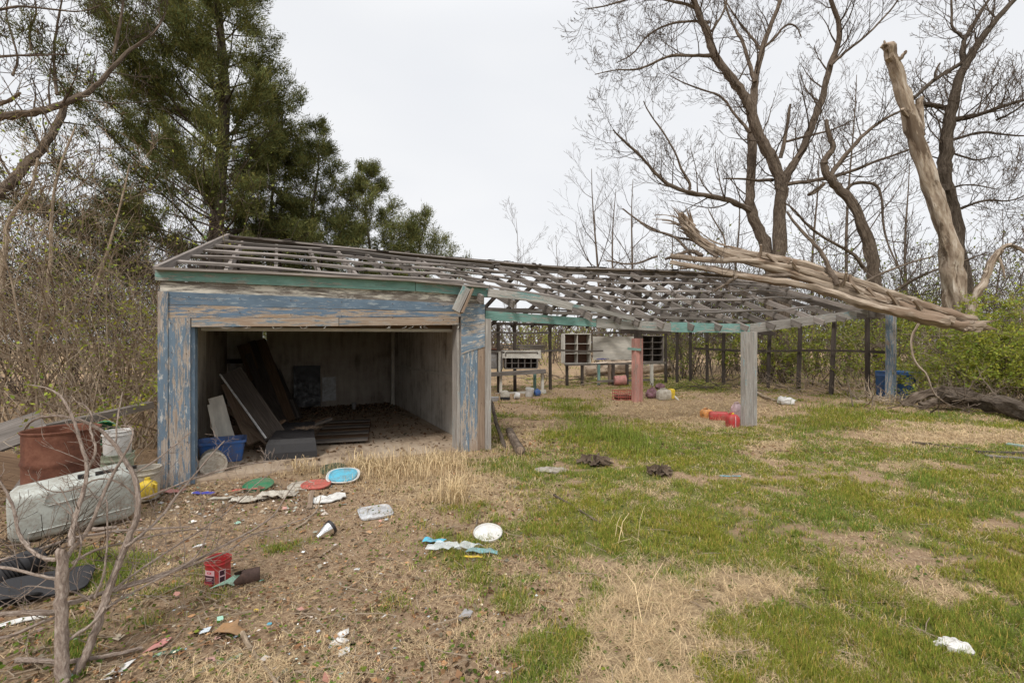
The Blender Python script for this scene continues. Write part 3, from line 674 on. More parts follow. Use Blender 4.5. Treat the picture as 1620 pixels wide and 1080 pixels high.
# planks at far left
def plank(name, label, p0, p1, w, t, mat, up=(0, 0, 1), group=None, cat='plank', jit=.004):
    mb = MB(); n = 4; p0, p1 = Vector(p0), Vector(p1); mb.strip([p0.lerp(p1, i / n) for i in range(n + 1)], w, t, up, jit); return item(name, label, cat, mb, M[mat], group)
plank('plank', 'long weathered rail leaning over the rusted drum towards the thicket', P(-30, 700, 5.0), P(240, 640, 6.6), .12, .09, 'grey_wood')
plank('weathered_board', 'mossy weathered panel slanting behind the left edge of the drum', P(-40, 705, 4.9), P(70, 668, 5.3), .45, .03, 'grey_wood', up=(.3, -.6, 1), cat='panel')
plank('weathered_board', 'dark brown panel lying under the mossy panel at the left edge', P(-50, 735, 4.7), P(60, 752, 4.9), .4, .03, 'brown_wood', up=(.2, -.8, 1), cat='panel')
plank('plank', 'short grey plank standing on end inside the far left junk heap', P(20, 790, 4.2), P(52, 745, 4.5), .1, .025, 'grey_wood')
# pails behind the tub
def pail(name, label, p, r, h, mat, rot=0, rx=0, ry=0, liddy=False, handle=True, r0=None, group=None):
    t = thing(name, label, 'bucket', p, group); mb = MB(); mb.M = at(p, rot, rx, ry); r0 = r0 or r * .88
    pr = [(.01, 0), (r0, 0), (r0 + .004, .01), (lerp(r0, r, .8), h * .8), (r + .008, h * .82), (r + .008, h * .86), (r, h * .87), (r, h * .97), (r + .008, h), (r, h + .003)]
    if liddy: pr += [(r * .9, h), (r * .86, h - .01), (.01, h - .012)]
    else: pr += [(r - .006, h), (r0 - .006, .012), (.01, .012)]
    mb.lathe(pr, 28, cap0=True, cap1=True); mb.build('bucket_shell', M[mat], t, True)
    if handle:
        mb = MB(); mb.M = at(p, rot, rx, ry)
        mb.tube([(r * 1.05 * math.cos(a), .3 * r * math.sin(a), h * .86 - r * .9 * math.sin(a)) for a in np.linspace(0, math.pi, 12)], .003, 5); mb.build('wire_handle', M['tin'], t)
    return t
p = P(186, 700, 5.35); 
pail('bucket', 'cream bucket half hidden behind the tub next to the blue corner board', P(228, 788, 5.0) * 1 , .15, .34, 'cream', handle=False)
pail('bucket', 'grey green bucket under the red stained white pail', Vector((p.x - .02, p.y, .02)), .17, .42, 'greenpale', handle=False)
pail('bucket', 'white pail with red rust stains standing on top of another bucket', Vector((p.x, p.y, .435)), .14, .27, 'white', .3)
pail('bucket', 'dark green bucket tipped over behind the white pail', P(178, 690, 5.8), .14, .28, 'green', .4, R(70), 0, False, False)
pg = P(233, 787, 4.85); t = thing('plastic_jug', 'bright yellow jug beside the foot of the blue corner board', 'jug', pg)
mb = MB(); mb.M = at(pg, .2); mb.rbox([(.12, .12, .03, 0), (.15, .15, .04, .015), (.15, .15, .04, .14), (.13, .13, .05, .165), (.05, .05, .02, .19), (.045, .045, .02, .215)]); mb.build('jug_body', M['yellow'], t, True)
mb = MB(); mb.M = at(pg, .2); mb.tube([(.05, -.02, .16), (.10, -.03, .14), (.10, -.04, .07), (.07, -.04, .04)], .012, 6); mb.build('jug_handle', M['yellow'], t, True)
# black hose and panels bottom left
t = thing('ribbed_hose', 'thick black ribbed hose lying in the lower left corner', 'hose', P(20, 905, 3.3))
pts = [P(-60, 925, 3.2), P(0, 912, 3.25), P(35, 893, 3.35), P(56, 885, 3.45)]; mb = MB(); hp = []; rr = []
for i in range(61):
    f = i / 60 * 3; k = min(2, int(f)); hp.append(pts[k].lerp(pts[k + 1], f - k)); rr.append(.085 + .007 * math.sin(i * 2.1))
mb.tube(hp, rr, 16); mb.build('hose_wall', M['rubber'], t, True)
for (l, q, w_, l_, rz_, rx_, lab) in ((0, P(70, 925, 3.15), .26, .5, .5, .25, 'flat black plastic panel behind the sapling trunk'), (1, P(5, 950, 3.0), .2, .4, .4, -.5, 'black plastic panel under the ribbed hose')):
    mb = MB(); mb.M = at(q, rz_, rx_); mb.rbox([(l_, w_, .05, 0), (l_, w_, .05, .012), (l_ - .05, w_ - .05, .04, .02)]); item('plastic_sheet', lab, 'panel', mb, M['rubber'])
# --- garage contents
def leaning(lab, b0, b1, w, t, mat, up=None, name='plank'):
    return plank(name, lab, b0, b1, w, t, mat, up or -NN)
def inp(px, py, d): return P(px, py, d)
plank('cabinet_panel', 'long brown cupboard door with a shiny edge leaning on the left garage wall', P(366, 588, 7.3), P(436, 690, 6.9), .30, .05, 'dark_wood', up=(.35, -.85, .45), cat='door')
mb = MB(); mb.strip([P(348, 592, 7.05), P(421, 693, 6.65)], .018, .02); item('metal_trim', 'bright metal strip along the edge of the leaning brown door', 'trim', mb, M['clearish'])  # shine of the metal put into a pale, non-metallic colour
leaning('short white painted plank leaning behind the blue bin', P(341, 628, 7.0), P(362, 700, 6.9), .19, .03, 'white_board', (.5, -.85, .1))
plank('plank', 'narrow white plank edge standing left of the short white plank', P(331, 640, 6.8), P(345, 700, 6.7), .05, .03, 'white_board', up=(.5, -.85, .1))
for k, (x0, y0, d0, x1, y1, d1, w_, mt) in enumerate(((385, 545, 10.2, 425, 655, 9.4, .25, 'brown_wood'), (398, 540, 10.4, 446, 668, 9.2, .16, 'dark_wood'), (412, 538, 10.6, 458, 665, 9.3, .22, 'brown_wood'), (428, 580, 10.6, 462, 662, 9.6, .2, 'dark_wood'), (360, 606, 7.7, 402, 700, 7.1, .2, 'tan_wood'), (372, 610, 7.9, 412, 705, 7.2, .14, 'brown_wood'), (352, 640, 7.6, 440, 715, 6.8, .07, 'tan_wood'), (440, 585, 10.8, 470, 660, 9.8, .1, 'grey_wood'))):
    plank('plank', ('wide dark plank leaning in the back left corner of the garage', 'narrow black plank in the leaning stack, second from the left', 'broad brown plank in the middle of the leaning stack', 'low dark plank at the right of the leaning stack', 'orange brown plank behind the brown cupboard door', 'thin brown plank beside the orange brown plank', 'slanting tan lath across the foot of the leaning planks', 'grey lath leaning at the far right of the stack')[k],
          P(x0, y0, d0), P(x1, y1, d1), w_, .04, mt, up=(.45, -.85, .2), group='planks leaning in the garage')
for k, (x0, y0, d0, x1, y1, d1, w_, lab) in enumerate(((392, 560, 9.6, 432, 672, 8.8, .12, 'very dark narrow board in front of the leaning stack'), (405, 600, 9.4, 452, 676, 8.6, .18, 'short dark board at the foot of the leaning stack'), (422, 560, 10.8, 474, 662, 9.9, .14, 'thin dark board leaning to the right in the stack'))):
    plank('plank', lab, P(x0, y0, d0), P(x1, y1, d1), w_, .04, 'dark_wood', up=(.45, -.85, .2), group='planks leaning in the garage')
plank('plank', 'long brown lath lying across the garage floor debris', P(435, 690, 7.0), P(522, 660, 8.2), .05, .05, 'brown_wood')
plank('plank', 'second long lath meeting the first above the slatted crate', P(478, 680, 7.3), P(524, 662, 8.1), .05, .04, 'grey_wood')
plank('plank', 'short lath propped above the black liner', P(418, 686, 6.9), P(450, 664, 7.2), .07, .03, 'brown_wood')
# slatted pallet on the slab
q0, q1, q2 = Gp(494, 708, .1), Gp(582, 703, .1), Gp(586, 672, .1)
pt = thing('wooden_pallet', 'low slatted wooden pallet on the garage floor right of the black liner', 'pallet', q0)
dx = (q1 - q0); dy = (q2 - q1); 
for k in range(7):
    mb = MB(); o0 = q0 + dy * (k / 6); mb.board(o0, o0 + dx, dy.length / 8.5, .022, jit=.004); mb.build('slat', M['brown_wood' if k % 2 else 'grey_wood'], pt)
for k in range(3):
    mb = MB(); o0 = q0 + dx * (.02 + .48 * k) - Vector((0, 0, .055)); mb.board(o0, o0 + dy, .05, .085); mb.build('bearer', M['brown_wood'], pt)
# blue bin with leaves
pb = Gp(352, 734, .05); bn = thing('plastic_bin', 'blue rectangular plastic bin full of dead leaves at the left garage wall', 'bin', pb)
mb = MB(); mb.M = at(pb, .52, 0, 0)
mb.rbox([(.46, .30, .04, 0), (.49, .33, .05, .01), (.56, .40, .05, .27), (.60, .44, .05, .275), (.60, .44, .05, .31), (.555, .395, .05, .31), (.48, .32, .05, .22)], cap1=False); mb.build('bin_shell', M['blue'], bn, True)
mb = MB(); mb.M = at(pb, .52); mb.rbox([(.50, .35, .05, .20), (.3, .2, .05, .235), (.1, .05, .02, .225)]); mb.build('leaf_fill', M['deadleafbrown'], bn)
# white bucket on its side
pw = Gp(340, 752, .02); pail('bucket', 'dirty white bucket lying on its side below the blue bin', pw + Vector((-.17, .20, .15)), .15, .36, 'cream', -.95, 0, R(90), True, False)
# black liner
pk = Gp(462, 728, .02); lt = thing('bed_liner', 'black moulded plastic liner propped on the garage floor', 'liner', pk)
mb = MB(); mb.M = at(pk, .30, R(0)); 
mb.loft([[(x * w_ / 2, y, z) for x in (-1, -.96, -.5, 0, .5, .96, 1)] + [(x * w_ / 2 * .96, y + .03, z - .03) for x in (1, .5, 0, -.5, -1)] for (w_, y, z) in ((.72, -.10, .0), (.70, -.09, .12), (.66, -.06, .24), (.62, 0, .30), (.58, .12, .33), (.52, .4, .40), (.5, .6, .44))]); mb.build('liner_shell', M['black'], lt)
V_h = [tuple(pk + Vector((random.gauss(.10, .09), .28 + random.gauss(0, .07), .40 + rndh))) for rndh in np.random.default_rng(4).uniform(0, .02, 160)]
mb = MB()
for q in V_h:
    a_h = random.uniform(0, 6.28); l_h = random.uniform(.01, .035); dv_h = Vector((math.cos(a_h), math.sin(a_h), random.uniform(-.2, .3))) * l_h; sd_h = Vector((-math.sin(a_h), math.cos(a_h), 0)) * .004
    q = Vector(q); mb.quad(q - dv_h - sd_h, q + dv_h - sd_h, q + dv_h + sd_h, q - dv_h + sd_h)
mb.build('straw_heap', M['tan_wood'], lt)
# panel, paper at the back wall
t, z = TF(486, 5.8), 0
mb = MB(); mb.board(B(t, 5.75, .12), B(t, 5.9, 1.13), .62, .04, up=-NN); item('black_panel', 'large black panel standing against the rear garage wall', 'panel', mb, M['black'])
t = TF(521, 5.95); mb = MB(); mb.board(B(t, 5.98, .2), B(t, 6.02, .82), .33, .01, up=-NN, jit=.003); item('paper_sheet', 'pale crumpled sheet against the rear wall right of the black panel', 'sheet', mb, M['clearish'])
t = TF(560, 5.2); mb = MB(); mb.M = at(B(t, 5.2, .05), .3); mb.lathe([(.05, 0), (.06, .16), (.065, .165), (.05, .16), (.045, .01)], 16); item('tin_can', 'small pale tin on the dark floor near the rear wall', 'can', mb, M['grey'], smooth=True)
for px in (385, 409):
    t = TF(px, 4); mb = MB(); mb.M = at(B(TF(px, 5.9), 5.85, 2.2), .47); mb.rbox([(.16, .10, .01, 0), (.16, .10, .01, .12)]); item('junction_box', 'small pale electrical box high on the rear garage wall, %s of two' % ('left' if px < 400 else 'right'), 'electrical box', mb, M['cream'])
# floor debris: dark litter heaps
for k in range(7):
    t = random.uniform(1.2, 3.9); s = random.uniform(4.4, 5.7)
# --- debris behind, by the bench
q = Gp(797, 632); 
t = thing('plastic_jug', 'beige jug lying in front of the old bench', 'jug', Gp(799, 632)); mb = MB(); pj = Gp(799, 632, .0); mb.M = at(pj, .1)
mb.rbox([(.26, .2, .05, 0), (.28, .22, .06, .03), (.28, .22, .06, .17), (.22, .18, .07, .24), (.12, .12, .04, .28)]); mb.build('jug_body', M['cream'], t, True)
mb = MB(); mb.M = at(pj, .1); mb.rbox([(.285, .225, .05, -.01), (.285, .225, .05, .09)]); mb.build('jug_base', M['rubber'], t, True)
mb = MB(); mb.M = at(Gp(782, 634), .1); mb.rbox([(.22, .2, .03, 0), (.26, .22, .03, .1), (.26, .22, .03, .12)]); item('plastic_crate', 'small dark grey crate left of the beige jug', 'crate', mb, M['grey'])
pail('bucket', 'white tub lying open in front of the old bench', Gp(822, 631, .09), .10, .15, 'white', .1, 0, R(-80), True, False)
pail('bucket', 'tall white pail standing between the bench and the blue jug', Gp(837, 627), .13, .27, 'white', .8, R(8), 0, False, True)
mb = MB(); mb.M = at(Gp(850, 626, .0), .2); mb.rbox([(.12, .12, .05, 0), (.22, .18, .08, .04), (.24, .2, .09, .12), (.18, .15, .07, .19), (.06, .06, .02, .21), (.06, .06, .02, .24)]); item('plastic_jug', 'bright blue jug at the right end of the debris by the bench', 'jug', mb, M['blue'], smooth=True)
# middle: pink drum, red crate
pail('drum', 'faded pink drum lying on its side behind the pink post', Gp(972, 610, .2), .2, .44, 'pink', 0, 0, R(88), True, False)['category'] = 'drum'
pc = Gp(996, 632); ct = thing('wire_crate', 'rusty red wire crate at the foot of the pink post', 'crate', pc); mb = MB(); mb.M = at(pc - Vector((.2, 0, 0)), .3)
for a in range(8):
    x = -.25 + a * .5 / 7
    for y in (-.18, .18): mb.tube([(x, y, 0), (x, y, .28)], .008, 5)
    mb.tube([(x, -.18, .01), (x, .18, .01)], .006, 5)
for z in (.01, .1, .19, .28): mb.tube([(-.25, -.18, z), (.25, -.18, z), (.25, .18, z), (-.25, .18, z), (-.25, -.18, z)], .011, 5)
mb.build('wire_frame', M['red2'], ct); mb = MB(); mb.M = at(pc - Vector((.2, 0, 0)), .3); mb.rbox([(.44, .3, .04, .02), (.46, .32, .04, .13), (.3, .2, .04, .15)]); mb.build('crate_fill', M['rust'], ct)
def blob(name, lab, cat, p, w, d, h, mat, seed, rz_=0, rough=.35, fr=2., nr=9, ns=22):
    mb = MB(); mb.M = at(p, rz_); rings = []
    for i in range(nr):
        ph = math.pi * i / (nr - 1); z = h * (1 - math.cos(ph)) / 2; r = max(0, math.sin(ph)) ** .7 * .5 + .02; ring = []
        for a in np.linspace(0, 2 * math.pi, ns + 1)[:-1]:
            q = Vector((math.cos(a) * fr, math.sin(a) * fr, i * .5 * fr / 2 + seed)); k = 1 + rough * noise.noise(q) + rough * .6 * noise.noise(q * 2.7)
            ring.append((w * r * math.cos(a) * k, d * r * math.sin(a) * k, z * (1 + rough * 1.2 * noise.noise(q * 1.7 + Vector((9, 0, 0))))))
        rings.append(ring)
    mb.loft(rings); return item(name, lab, cat, mb, M[mat])
blob('cloth_bundle', 'purple cloth bundle left of the yellow and grey jerrycan', 'cloth', Gp(1031, 630), .35, .3, .28, 'purple', 1)
blob('cloth_bundle', 'smaller red and violet cloth bundle behind the jerrycan', 'cloth', Gp(1044, 616), .3, .3, .2, 'purple', 5)
def can(name, lab, p, w, d, h, mat, rz_, capm, spout=None, rx=0, ry=0, cat='fuel can', strap=None):
    t = thing(name, lab, cat, p); mm = at(p, rz_, rx, ry)
    mb = MB(); mb.M = mm; mb.rbox([(w * .9, d * .9, .03, 0), (w, d, .04, .02), (w, d, .04, h * .62), (w * .95, d * .95, .05, h * .72), (w * .72, d * .8, .05, h * .86), (w * .3, d * .6, .03, h * .9)]); mb.build('can_body', M[mat], t, True)
    mb = MB(); mb.M = mm; mb.tube([(-w * .32, 0, h * .74), (-w * .3, 0, h * .97), (0, 0, h * 1.0), (w * .12, 0, h * .9)], .018, 8); mb.build('can_handle', M[mat], t, True)
    mb = MB(); mb.M = mm; mb.lathe([(.028, h * .82), (.032, h * .84), (.032, h * .98), (.024, h)], 14); 
    if capm: mb.build('can_cap', M[capm], t, True)
    if strap: mb = MB(); mb.M = mm; mb.tube([(.0, -d * .52, .02), (.0, -d * .53, h * .6), (.01, -d * .4, h * .8)], .008, 6); mb.build('can_spout', M[strap], t)
    return t
can('fuel_can', 'upright red fuel can with a yellow cap beside the grey corner post', Gp(1159, 676), .25, .2, .32, 'red', .15, 'yellow', strap='palepink')
can('fuel_can', 'pale pink translucent jug standing behind the upright red fuel can', Gp(1167, 664), .27, .2, .42, 'palepink', .2, None, cat='jug')
can('fuel_can', 'orange plastic can at the left end of the fuel can group', Gp(1118, 661), .26, .22, .24, 'orange', .3, 'black')
t = thing('fuel_can', 'low red fuel can lying between the orange can and the upright red can', 'fuel can', Gp(1137, 664)); mb = MB(); mb.M = at(Gp(1137, 664), -.35, 0, 0)
mb.rbox([(.40, .18, .03, 0), (.42, .2, .04, .02), (.42, .2, .04, .15), (.38, .16, .04, .19)]); mb.build('can_body', M['red'], t, True)
mb = MB(); mb.M = at(Gp(1137, 664), -.35); mb.tube([(.0, -.106, .02), (.0, -.108, .17)], .016, 6); mb.build('can_band', M['red2'], t)
jt = can('jerrycan', 'yellow and grey jerrycan with a white spout right of the pink post', Gp(1052, 632), .48, .26, .34, 'cream', .1, None, cat='jerrycan')
mb = MB(); mb.M = at(Gp(1052, 632), .1); mb.rbox([(.12, .27, .03, .04, .2, -.01), (.13, .28, .04, .3, .2, -.01), (.1, .2, .03, .33, .2, -.01)]); mb.build('yellow_end', M['yellow'], jt, True)
mb = MB(); mb.M = at(Gp(1052, 632), .1); mb.tube([(.24, -.15, .12), (.32, -.24, .0)], .022, 8); mb.build('can_spout', M['white'], jt, True)
blob('crushed_jug', 'crushed white plastic jug in the grass right of the grey corner post', 'jug', Gp(1244, 640), .45, .25, .2, 'white', 3, -.3)
pail('drum', 'bright blue plastic barrel behind the far right post', Gp(1398, 632), .2, .86, 'blue_barrel', 0, 0, 0, True, False)['category'] = 'barrel'
mb = MB(); pbb = P(1434, 628, 13.6); pbb.z = 0; mb.M = at(pbb, .5); mb.rbox([(.5, .45, .06, 0), (.56, .5, .06, .05), (.62, .56, .06, .74), (.68, .6, .06, .76), (.68, .6, .06, .85), (.6, .5, .06, .87)]); item('plastic_bin', 'blue lidded bin half hidden by leaves right of the far post', 'bin', mb, M['blue_barrel'], smooth=True)

# --- near litter
def litter(name, lab, cat, px, py, outline, mat, amp=.012, rz_=0, group=None, lift=.004, th=.004, rx=0):
    mb = MB(); mb.M = at(Gp(px, py, lift), rz_, rx); sheet(mb, outline, th, amp, seed=px * .1); return item(name, lab, cat, mb, M[mat], group)
def ell(a, b_, n=12, p=2.4): return [(a * abs(math.cos(t)) ** (2 / p) * (1 if math.cos(t) > 0 else -1), b_ * abs(math.sin(t)) ** (2 / p) * (1 if math.sin(t) > 0 else -1)) for t in np.linspace(0, 2 * math.pi, n + 1)[:-1]]
def lid(name, lab, px, py, r1, r2, mat, rz_=0, rx=0, ry=0, rim=None, p=2, lift=.006):
    """round or rectangular lid with raised rim and a recessed middle"""
    pp = Gp(px, py, lift); t = thing(name, lab, 'lid', pp); mm = at(pp, rz_, rx, ry)
    def ring(k, z): return [(x * k, y * k, z) for x, y in ell(r1, r2, 36, p)]
    mb = MB(); mb.M = mm; mb.loft([ring(.98, 0), ring(1, .004), ring(1, .02), ring(.96, .024), ring(.92, .018), ring(.90, .010), ring(.6, .011), ring(.58, .014), ring(.3, .013), ring(.04, .012)]); mb.build('lid_disc', M[mat], t, True)
    return t, mm, ring
lid('discarded_lid', 'round white bucket lid with mud spots above the blue film', 772, 849, .13, .13, 'white', 0, R(12), lift=.03)
lid('discarded_lid', 'clear frosted square lid lying alone in the dirt', 594, 812, .165, .17, 'clearish', .45, p=5)
lid('discarded_lid', 'green round lid in the litter below the garage door', 409, 772, .17, .15, 'green', .1, R(14), lift=.03)
lid('discarded_lid', 'dark green lid behind the sky blue lid', 527, 746, .17, .16, 'darkgreen', 0, R(12), lift=.03)
t, mm, ring = lid('discarded_lid', 'white oval tub lid with a sky blue centre propped in the dry grass', 543, 761, .20, .14, 'white', .15, R(24), p=2.6, lift=.065)
mb = MB(); mb.M = mm; mb.loft([ring(.86, .012), ring(.84, .026), ring(.78, .027), ring(.74, .018), ring(.1, .017)]); mb.build('blue_centre', M['skyblue'], t, True)
lid('discarded_lid', 'coral red cracked lid lying left of the sky blue lid', 500, 770, .17, .13, 'red2', .1, R(6), p=2.3, lift=.02)
lid('discarded_lid', 'dull white lid partly under the coral red lid', 476, 772, .15, .12, 'cream', .4, R(8), lift=.015)
litter('foam_sheet', 'white folded sheet lying beside a brown cardboard strip', 'sheet', 517, 792, [(-.17, -.08), (-.02, -.13), (.16, -.05), (.20, .03), (.17, .12), (.04, .16), (-.01, .06), (-.15, .02)], 'white', .03, .15, th=.01)
litter('plastic_scrap', 'long pink plastic strip in front of the green lid', 'scrap', 392, 779, [(-.16, -.04), (.14, .0), (.17, .06), (-.06, .04), (-.17, 0)], 'red2', .02, .1, lift=.02)
litter('plastic_scrap', 'cobalt blue plastic strip left of the pink strip', 'scrap', 322, 783, [(-.13, -.02), (.12, -.035), (.14, .01), (-.1, .04)], 'cobalt', .02, -.1, lift=.01)
litter('plastic_scrap', 'dusty pink plastic piece at the foot of the blue corner board', 'scrap', 268, 781, [(-.15, -.05), (.1, -.06), (.17, .02), (.02, .07), (-.12, .04)], 'pink', .03, .1)
litter('torn_bag', 'pale torn sack spilling scraps below the pink strip', 'sack', 392, 793, [(-.18, -.07), (.0, -.1), (.17, -.05), (.2, .04), (.02, .08), (-.17, .05)], 'cream', .035, .1)
litter('torn_bag', 'large crumpled off-white sack of scraps in front of the coral red lid', 'sack', 436, 788, [(-.2, -.06), (.0, -.09), (.2, -.05), (.22, .05), (.05, .09), (-.17, .07)], 'cream', .05, .1)
litter('torn_bag', 'small dirty white rag at the far left end of the litter line', 'rag', 350, 790, [(-.12, -.05), (.1, -.05), (.13, .03), (-.1, .04)], 'cream', .025, .1)
plank('cardboard_strip', 'short brown cardboard strip standing by the white folded sheet', Gp(489, 806, .02), Gp(494, 788, .09), .05, .01, 'tan_wood', cat='cardboard')
plank('splinter', 'thin brown splinter of wood poking out of the pale sack', Gp(398, 797, .02), Gp(412, 783, .1), .03, .012, 'brown_wood', cat='wood')
# red coffee tub
pr_ = Gp(345, 921); ct = thing('coffee_tub', 'red plastic tub with a printed label standing open in the dirt', 'tub', pr_)
rz_ = -.18; mm = at(pr_, rz_)
def sq(k, z, w_=.0): return [(x * k, y * k, z) for x, y in ell(.078, .072, 40, 2.7)]
mb = MB(); mb.M = mm; mb.loft([sq(.92, 0), sq(1.0, .006), sq(1.02, .02), sq(.99, .03), sq(.97, .05), sq(.96, .13), sq(.98, .145), sq(1.05, .152), sq(1.06, .16), sq(1.0, .163), sq(1.0, .172), sq(1.04, .178), sq(1.04, .183), sq(.98, .183), sq(.93, .15), sq(.9, .01), sq(.05, .01)]); mb.build('tub_wall', M['red'], ct, True)
lb = MB(); lb.M = mm
def patch(mb, u0, u1, z0, z1, off, mat):
    mb.mat(mat); n = 8; pts = []
    for i in range(n + 1):
        x = lerp(u0, u1, i / n); y = -.072 * .975 * max(.0, 1 - abs(x / .0755) ** 2.7) ** (1 / 2.7) - off; pts.append((x, y))
    for i in range(n): mb.quad((*pts[i], z0), (*pts[i + 1], z0), (*pts[i + 1], z1), (*pts[i], z1))
patch(lb, -.045, .035, .028, .122, .0035, M['labelp']); patch(lb, -.043, .033, .03, .085, .0045, M['ink']); patch(lb, -.02, .012, .098, .112, .0055, M['labelr']); patch(lb, -.012, .004, .103, .109, .0062, M['labelp'])
patch(lb, -.033, .024, .066, .071, .0055, M['labelp']); patch(lb, -.028, .018, .056, .060, .0055, M['labelp']); patch(lb, -.03, .02, .036, .04, .0055, M['labelr']); patch(lb, -.035, .026, .046, .048, .0055, M['labelp'])
lb.build('printed_label', None, ct)
lb = MB(); lb.M = mm @ Matrix.Rotation(R(62), 4, 'Z'); patch(lb, -.022, .022, .03, .12, .010, M['labelp']); patch(lb, -.017, .017, .036, .07, .011, M['ink']); patch(lb, -.017, .017, .08, .114, .011, M['ink']); lb.build('side_label', None, ct)
# rusted tin tube
pt_ = Gp(395, 922); tt_ = thing('rusted_tin', 'dark rusted hollow tin lying on its side right of the red tub', 'tin', pt_)
mb = MB(); mb.M = at(pt_ + Vector((0, 0, .052)), R(28), 0, R(90)) @ Matrix.Translation((0, 0, -.07))
mb.loft([[(r * math.cos(a), r * math.sin(a) * .9, z + .03 * (0 if z > 0 else 1) * math.sin(a * 2.3)) for a in np.linspace(0, 2 * math.pi, 25)[:-1]] for r, z in ((.052, 0), (.053, .03), (.052, .13), (.055, .135), (.05, .136), (.048, .12), (.048, .02), (.049, -.0))], cap0=False, cap1=False); mb.build('tin_wall', M['tin'], tt_, True)
mb = MB(); mb.M = at(pt_ + Vector((0, 0, .052)), R(28), 0, R(90)) @ Matrix.Translation((0, 0, .06)); mb.lathe([(.05, 0), (.05, .004), (.01, .004)], 20); mb.build('tin_end', M['tin'], tt_)
mb = MB(); mb.M = at(Gp(368, 926, .03), .5, R(20)); sheet(mb, [(-.14, -.03), (-.03, -.01), (.01, -.05), (.04, -.01), (.10, .07), (.02, .06), (-.04, .02)], .003, .01); item('plastic_scrap', 'mint green torn plastic shard in front of the red tub', 'scrap', mb, M['mint'])
litter('plastic_scrap', 'long mint green leaf shaped scrap near the bottom edge', 'scrap', 347, 1052, [(-.10, -.05), (-.04, -.04), (.07, .03), (.09, .07), (.03, .06), (-.06, .0)], 'mint', .01, .1)
litter('plastic_scrap', 'small pale green scrap left of the long mint scrap', 'scrap', 262, 1035, [(-.06, -.02), (.05, .0), (.07, .03), (-.03, .02)], 'mint', .008, .2)
litter('plastic_scrap', 'white pointed scrap at the bottom by the sapling foot', 'scrap', 188, 1060, [(-.05, -.04), (.03, -.03), (.06, .05), (.0, .03)], 'white', .01, .4)
litter('plastic_scrap', 'long white scrap below the black panel at the left edge', 'scrap', 30, 985, [(-.16, -.05), (.1, .0), (.14, .04), (-.05, .03)], 'white', .01, .3)
litter('plastic_scrap', 'small round white scrap beside the long white scrap', 'scrap', 66, 976, [(-.04, -.03), (.04, -.02), (.05, .03), (-.03, .03)], 'white', .01, 0)
litter('plastic_scrap', 'white curled scrap on a twig left of the red tub', 'scrap', 313, 868, [(-.04, -.02), (.03, .0), (.06, .05), (.0, .02)], 'white', .02, .6)
litter('paper_scrap', 'brown crumpled paper at the top of the birch stick', 'paper', 364, 1004, [(-.10, -.02), (-.03, -.06), (.06, -.05), (.10, .02), (.03, .03), (.02, .08), (-.06, .06)], 'deadleafbrown', .035, .2)
litter('paper_scrap', 'tan paper flap near the pale green scrap', 'paper', 247, 1024, [(-.05, -.04), (.04, -.02), (.06, .05), (-.01, .04)], 'pink', .015, .3)
litter('bottle_cap', 'tiny turquoise cap in the bare dirt', 'cap', 426, 988, ell(.014, .014), 'skyblue', .006)
litter('plastic_scrap', 'tiny yellow scrap above the turquoise cap', 'scrap', 405, 968, ell(.014, .012), 'yellow', .01)
litter('plastic_scrap', 'grey square of plastic in the grass patch below the blue film', 'scrap', 737, 972, [(-.045, -.04), (.03, -.045), (.045, .02), (-.01, .05)], 'grey', .008)
litter('paper_scrap', 'upper white crumpled paper in the centre of the dirt', 'paper', 538, 1008, [(-.05, -.03), (.03, -.03), (.05, .0), (.04, .07), (.01, .02), (-.04, .0)], 'white', .018, .2)
litter('paper_scrap', 'flat white paper just below the upper crumpled paper', 'paper', 534, 1019, [(-.05, -.02), (.04, -.03), (.06, .02), (-.03, .03)], 'white', .014, .1)
litter('paper_scrap', 'lowest small white paper curl in the centre of the dirt', 'paper', 543, 1035, [(-.03, -.03), (.03, -.03), (.04, .03), (-.02, .03)], 'white', .018, .5)
litter('paper_scrap', 'small white paper upright in the dirt below the dark torch', 'paper', 564, 906, [(-.02, -.02), (.02, -.02), (.025, .03), (-.005, .04)], 'white', .02, .3)
blob('foam_lump', 'single white foam lump in the grass at the lower right', 'foam', Gp(1510, 1030), .16, .10, .06, 'white', 8, -.3)
blob('dirt_clod', 'dark upturned clod on the lawn, left of the other', 'dirt clod', Gp(942, 733), .40, .34, .09, 'clod', 2, 0, .8, 3.5, 14, 44)
blob('dirt_clod', 'smaller dark clod on the lawn, right of the other', 'dirt clod', Gp(1044, 750), .26, .26, .09, 'clod', 4, 0, .8, 3.5, 14, 40)
blob('flat_stone', 'flat grey stone in the grass right of the log', 'stone', Gp(871, 746), .42, .2, .05, 'stone', 6)
litter('plastic_scrap', 'tiny red plastic scrap in the grass right of centre', 'scrap', 1145, 881, [(-.02, -.012), (.02, -.01), (.025, .012), (-.012, .015)], 'red', .012)
litter('paper_scrap', 'small white scrap in the grass left of the pale straw patch', 'paper', 1101, 938, [(-.015, -.02), (.015, -.02), (.02, .02), (-.012, .03)], 'white', .02, .3)
litter('paper_scrap', 'small white scrap lying on the straw at the bottom right of centre', 'paper', 1029, 1047, [(-.03, -.015), (.03, -.012), (.03, .018), (-.02, .018)], 'white', .01, .3)
litter('plastic_scrap', 'small blue and white strip on the lawn', 'scrap', 1155, 754, [(-.14, -.012), (.12, -.01), (.14, .012), (-.12, .015)], 'skyblue', .01, -.1)
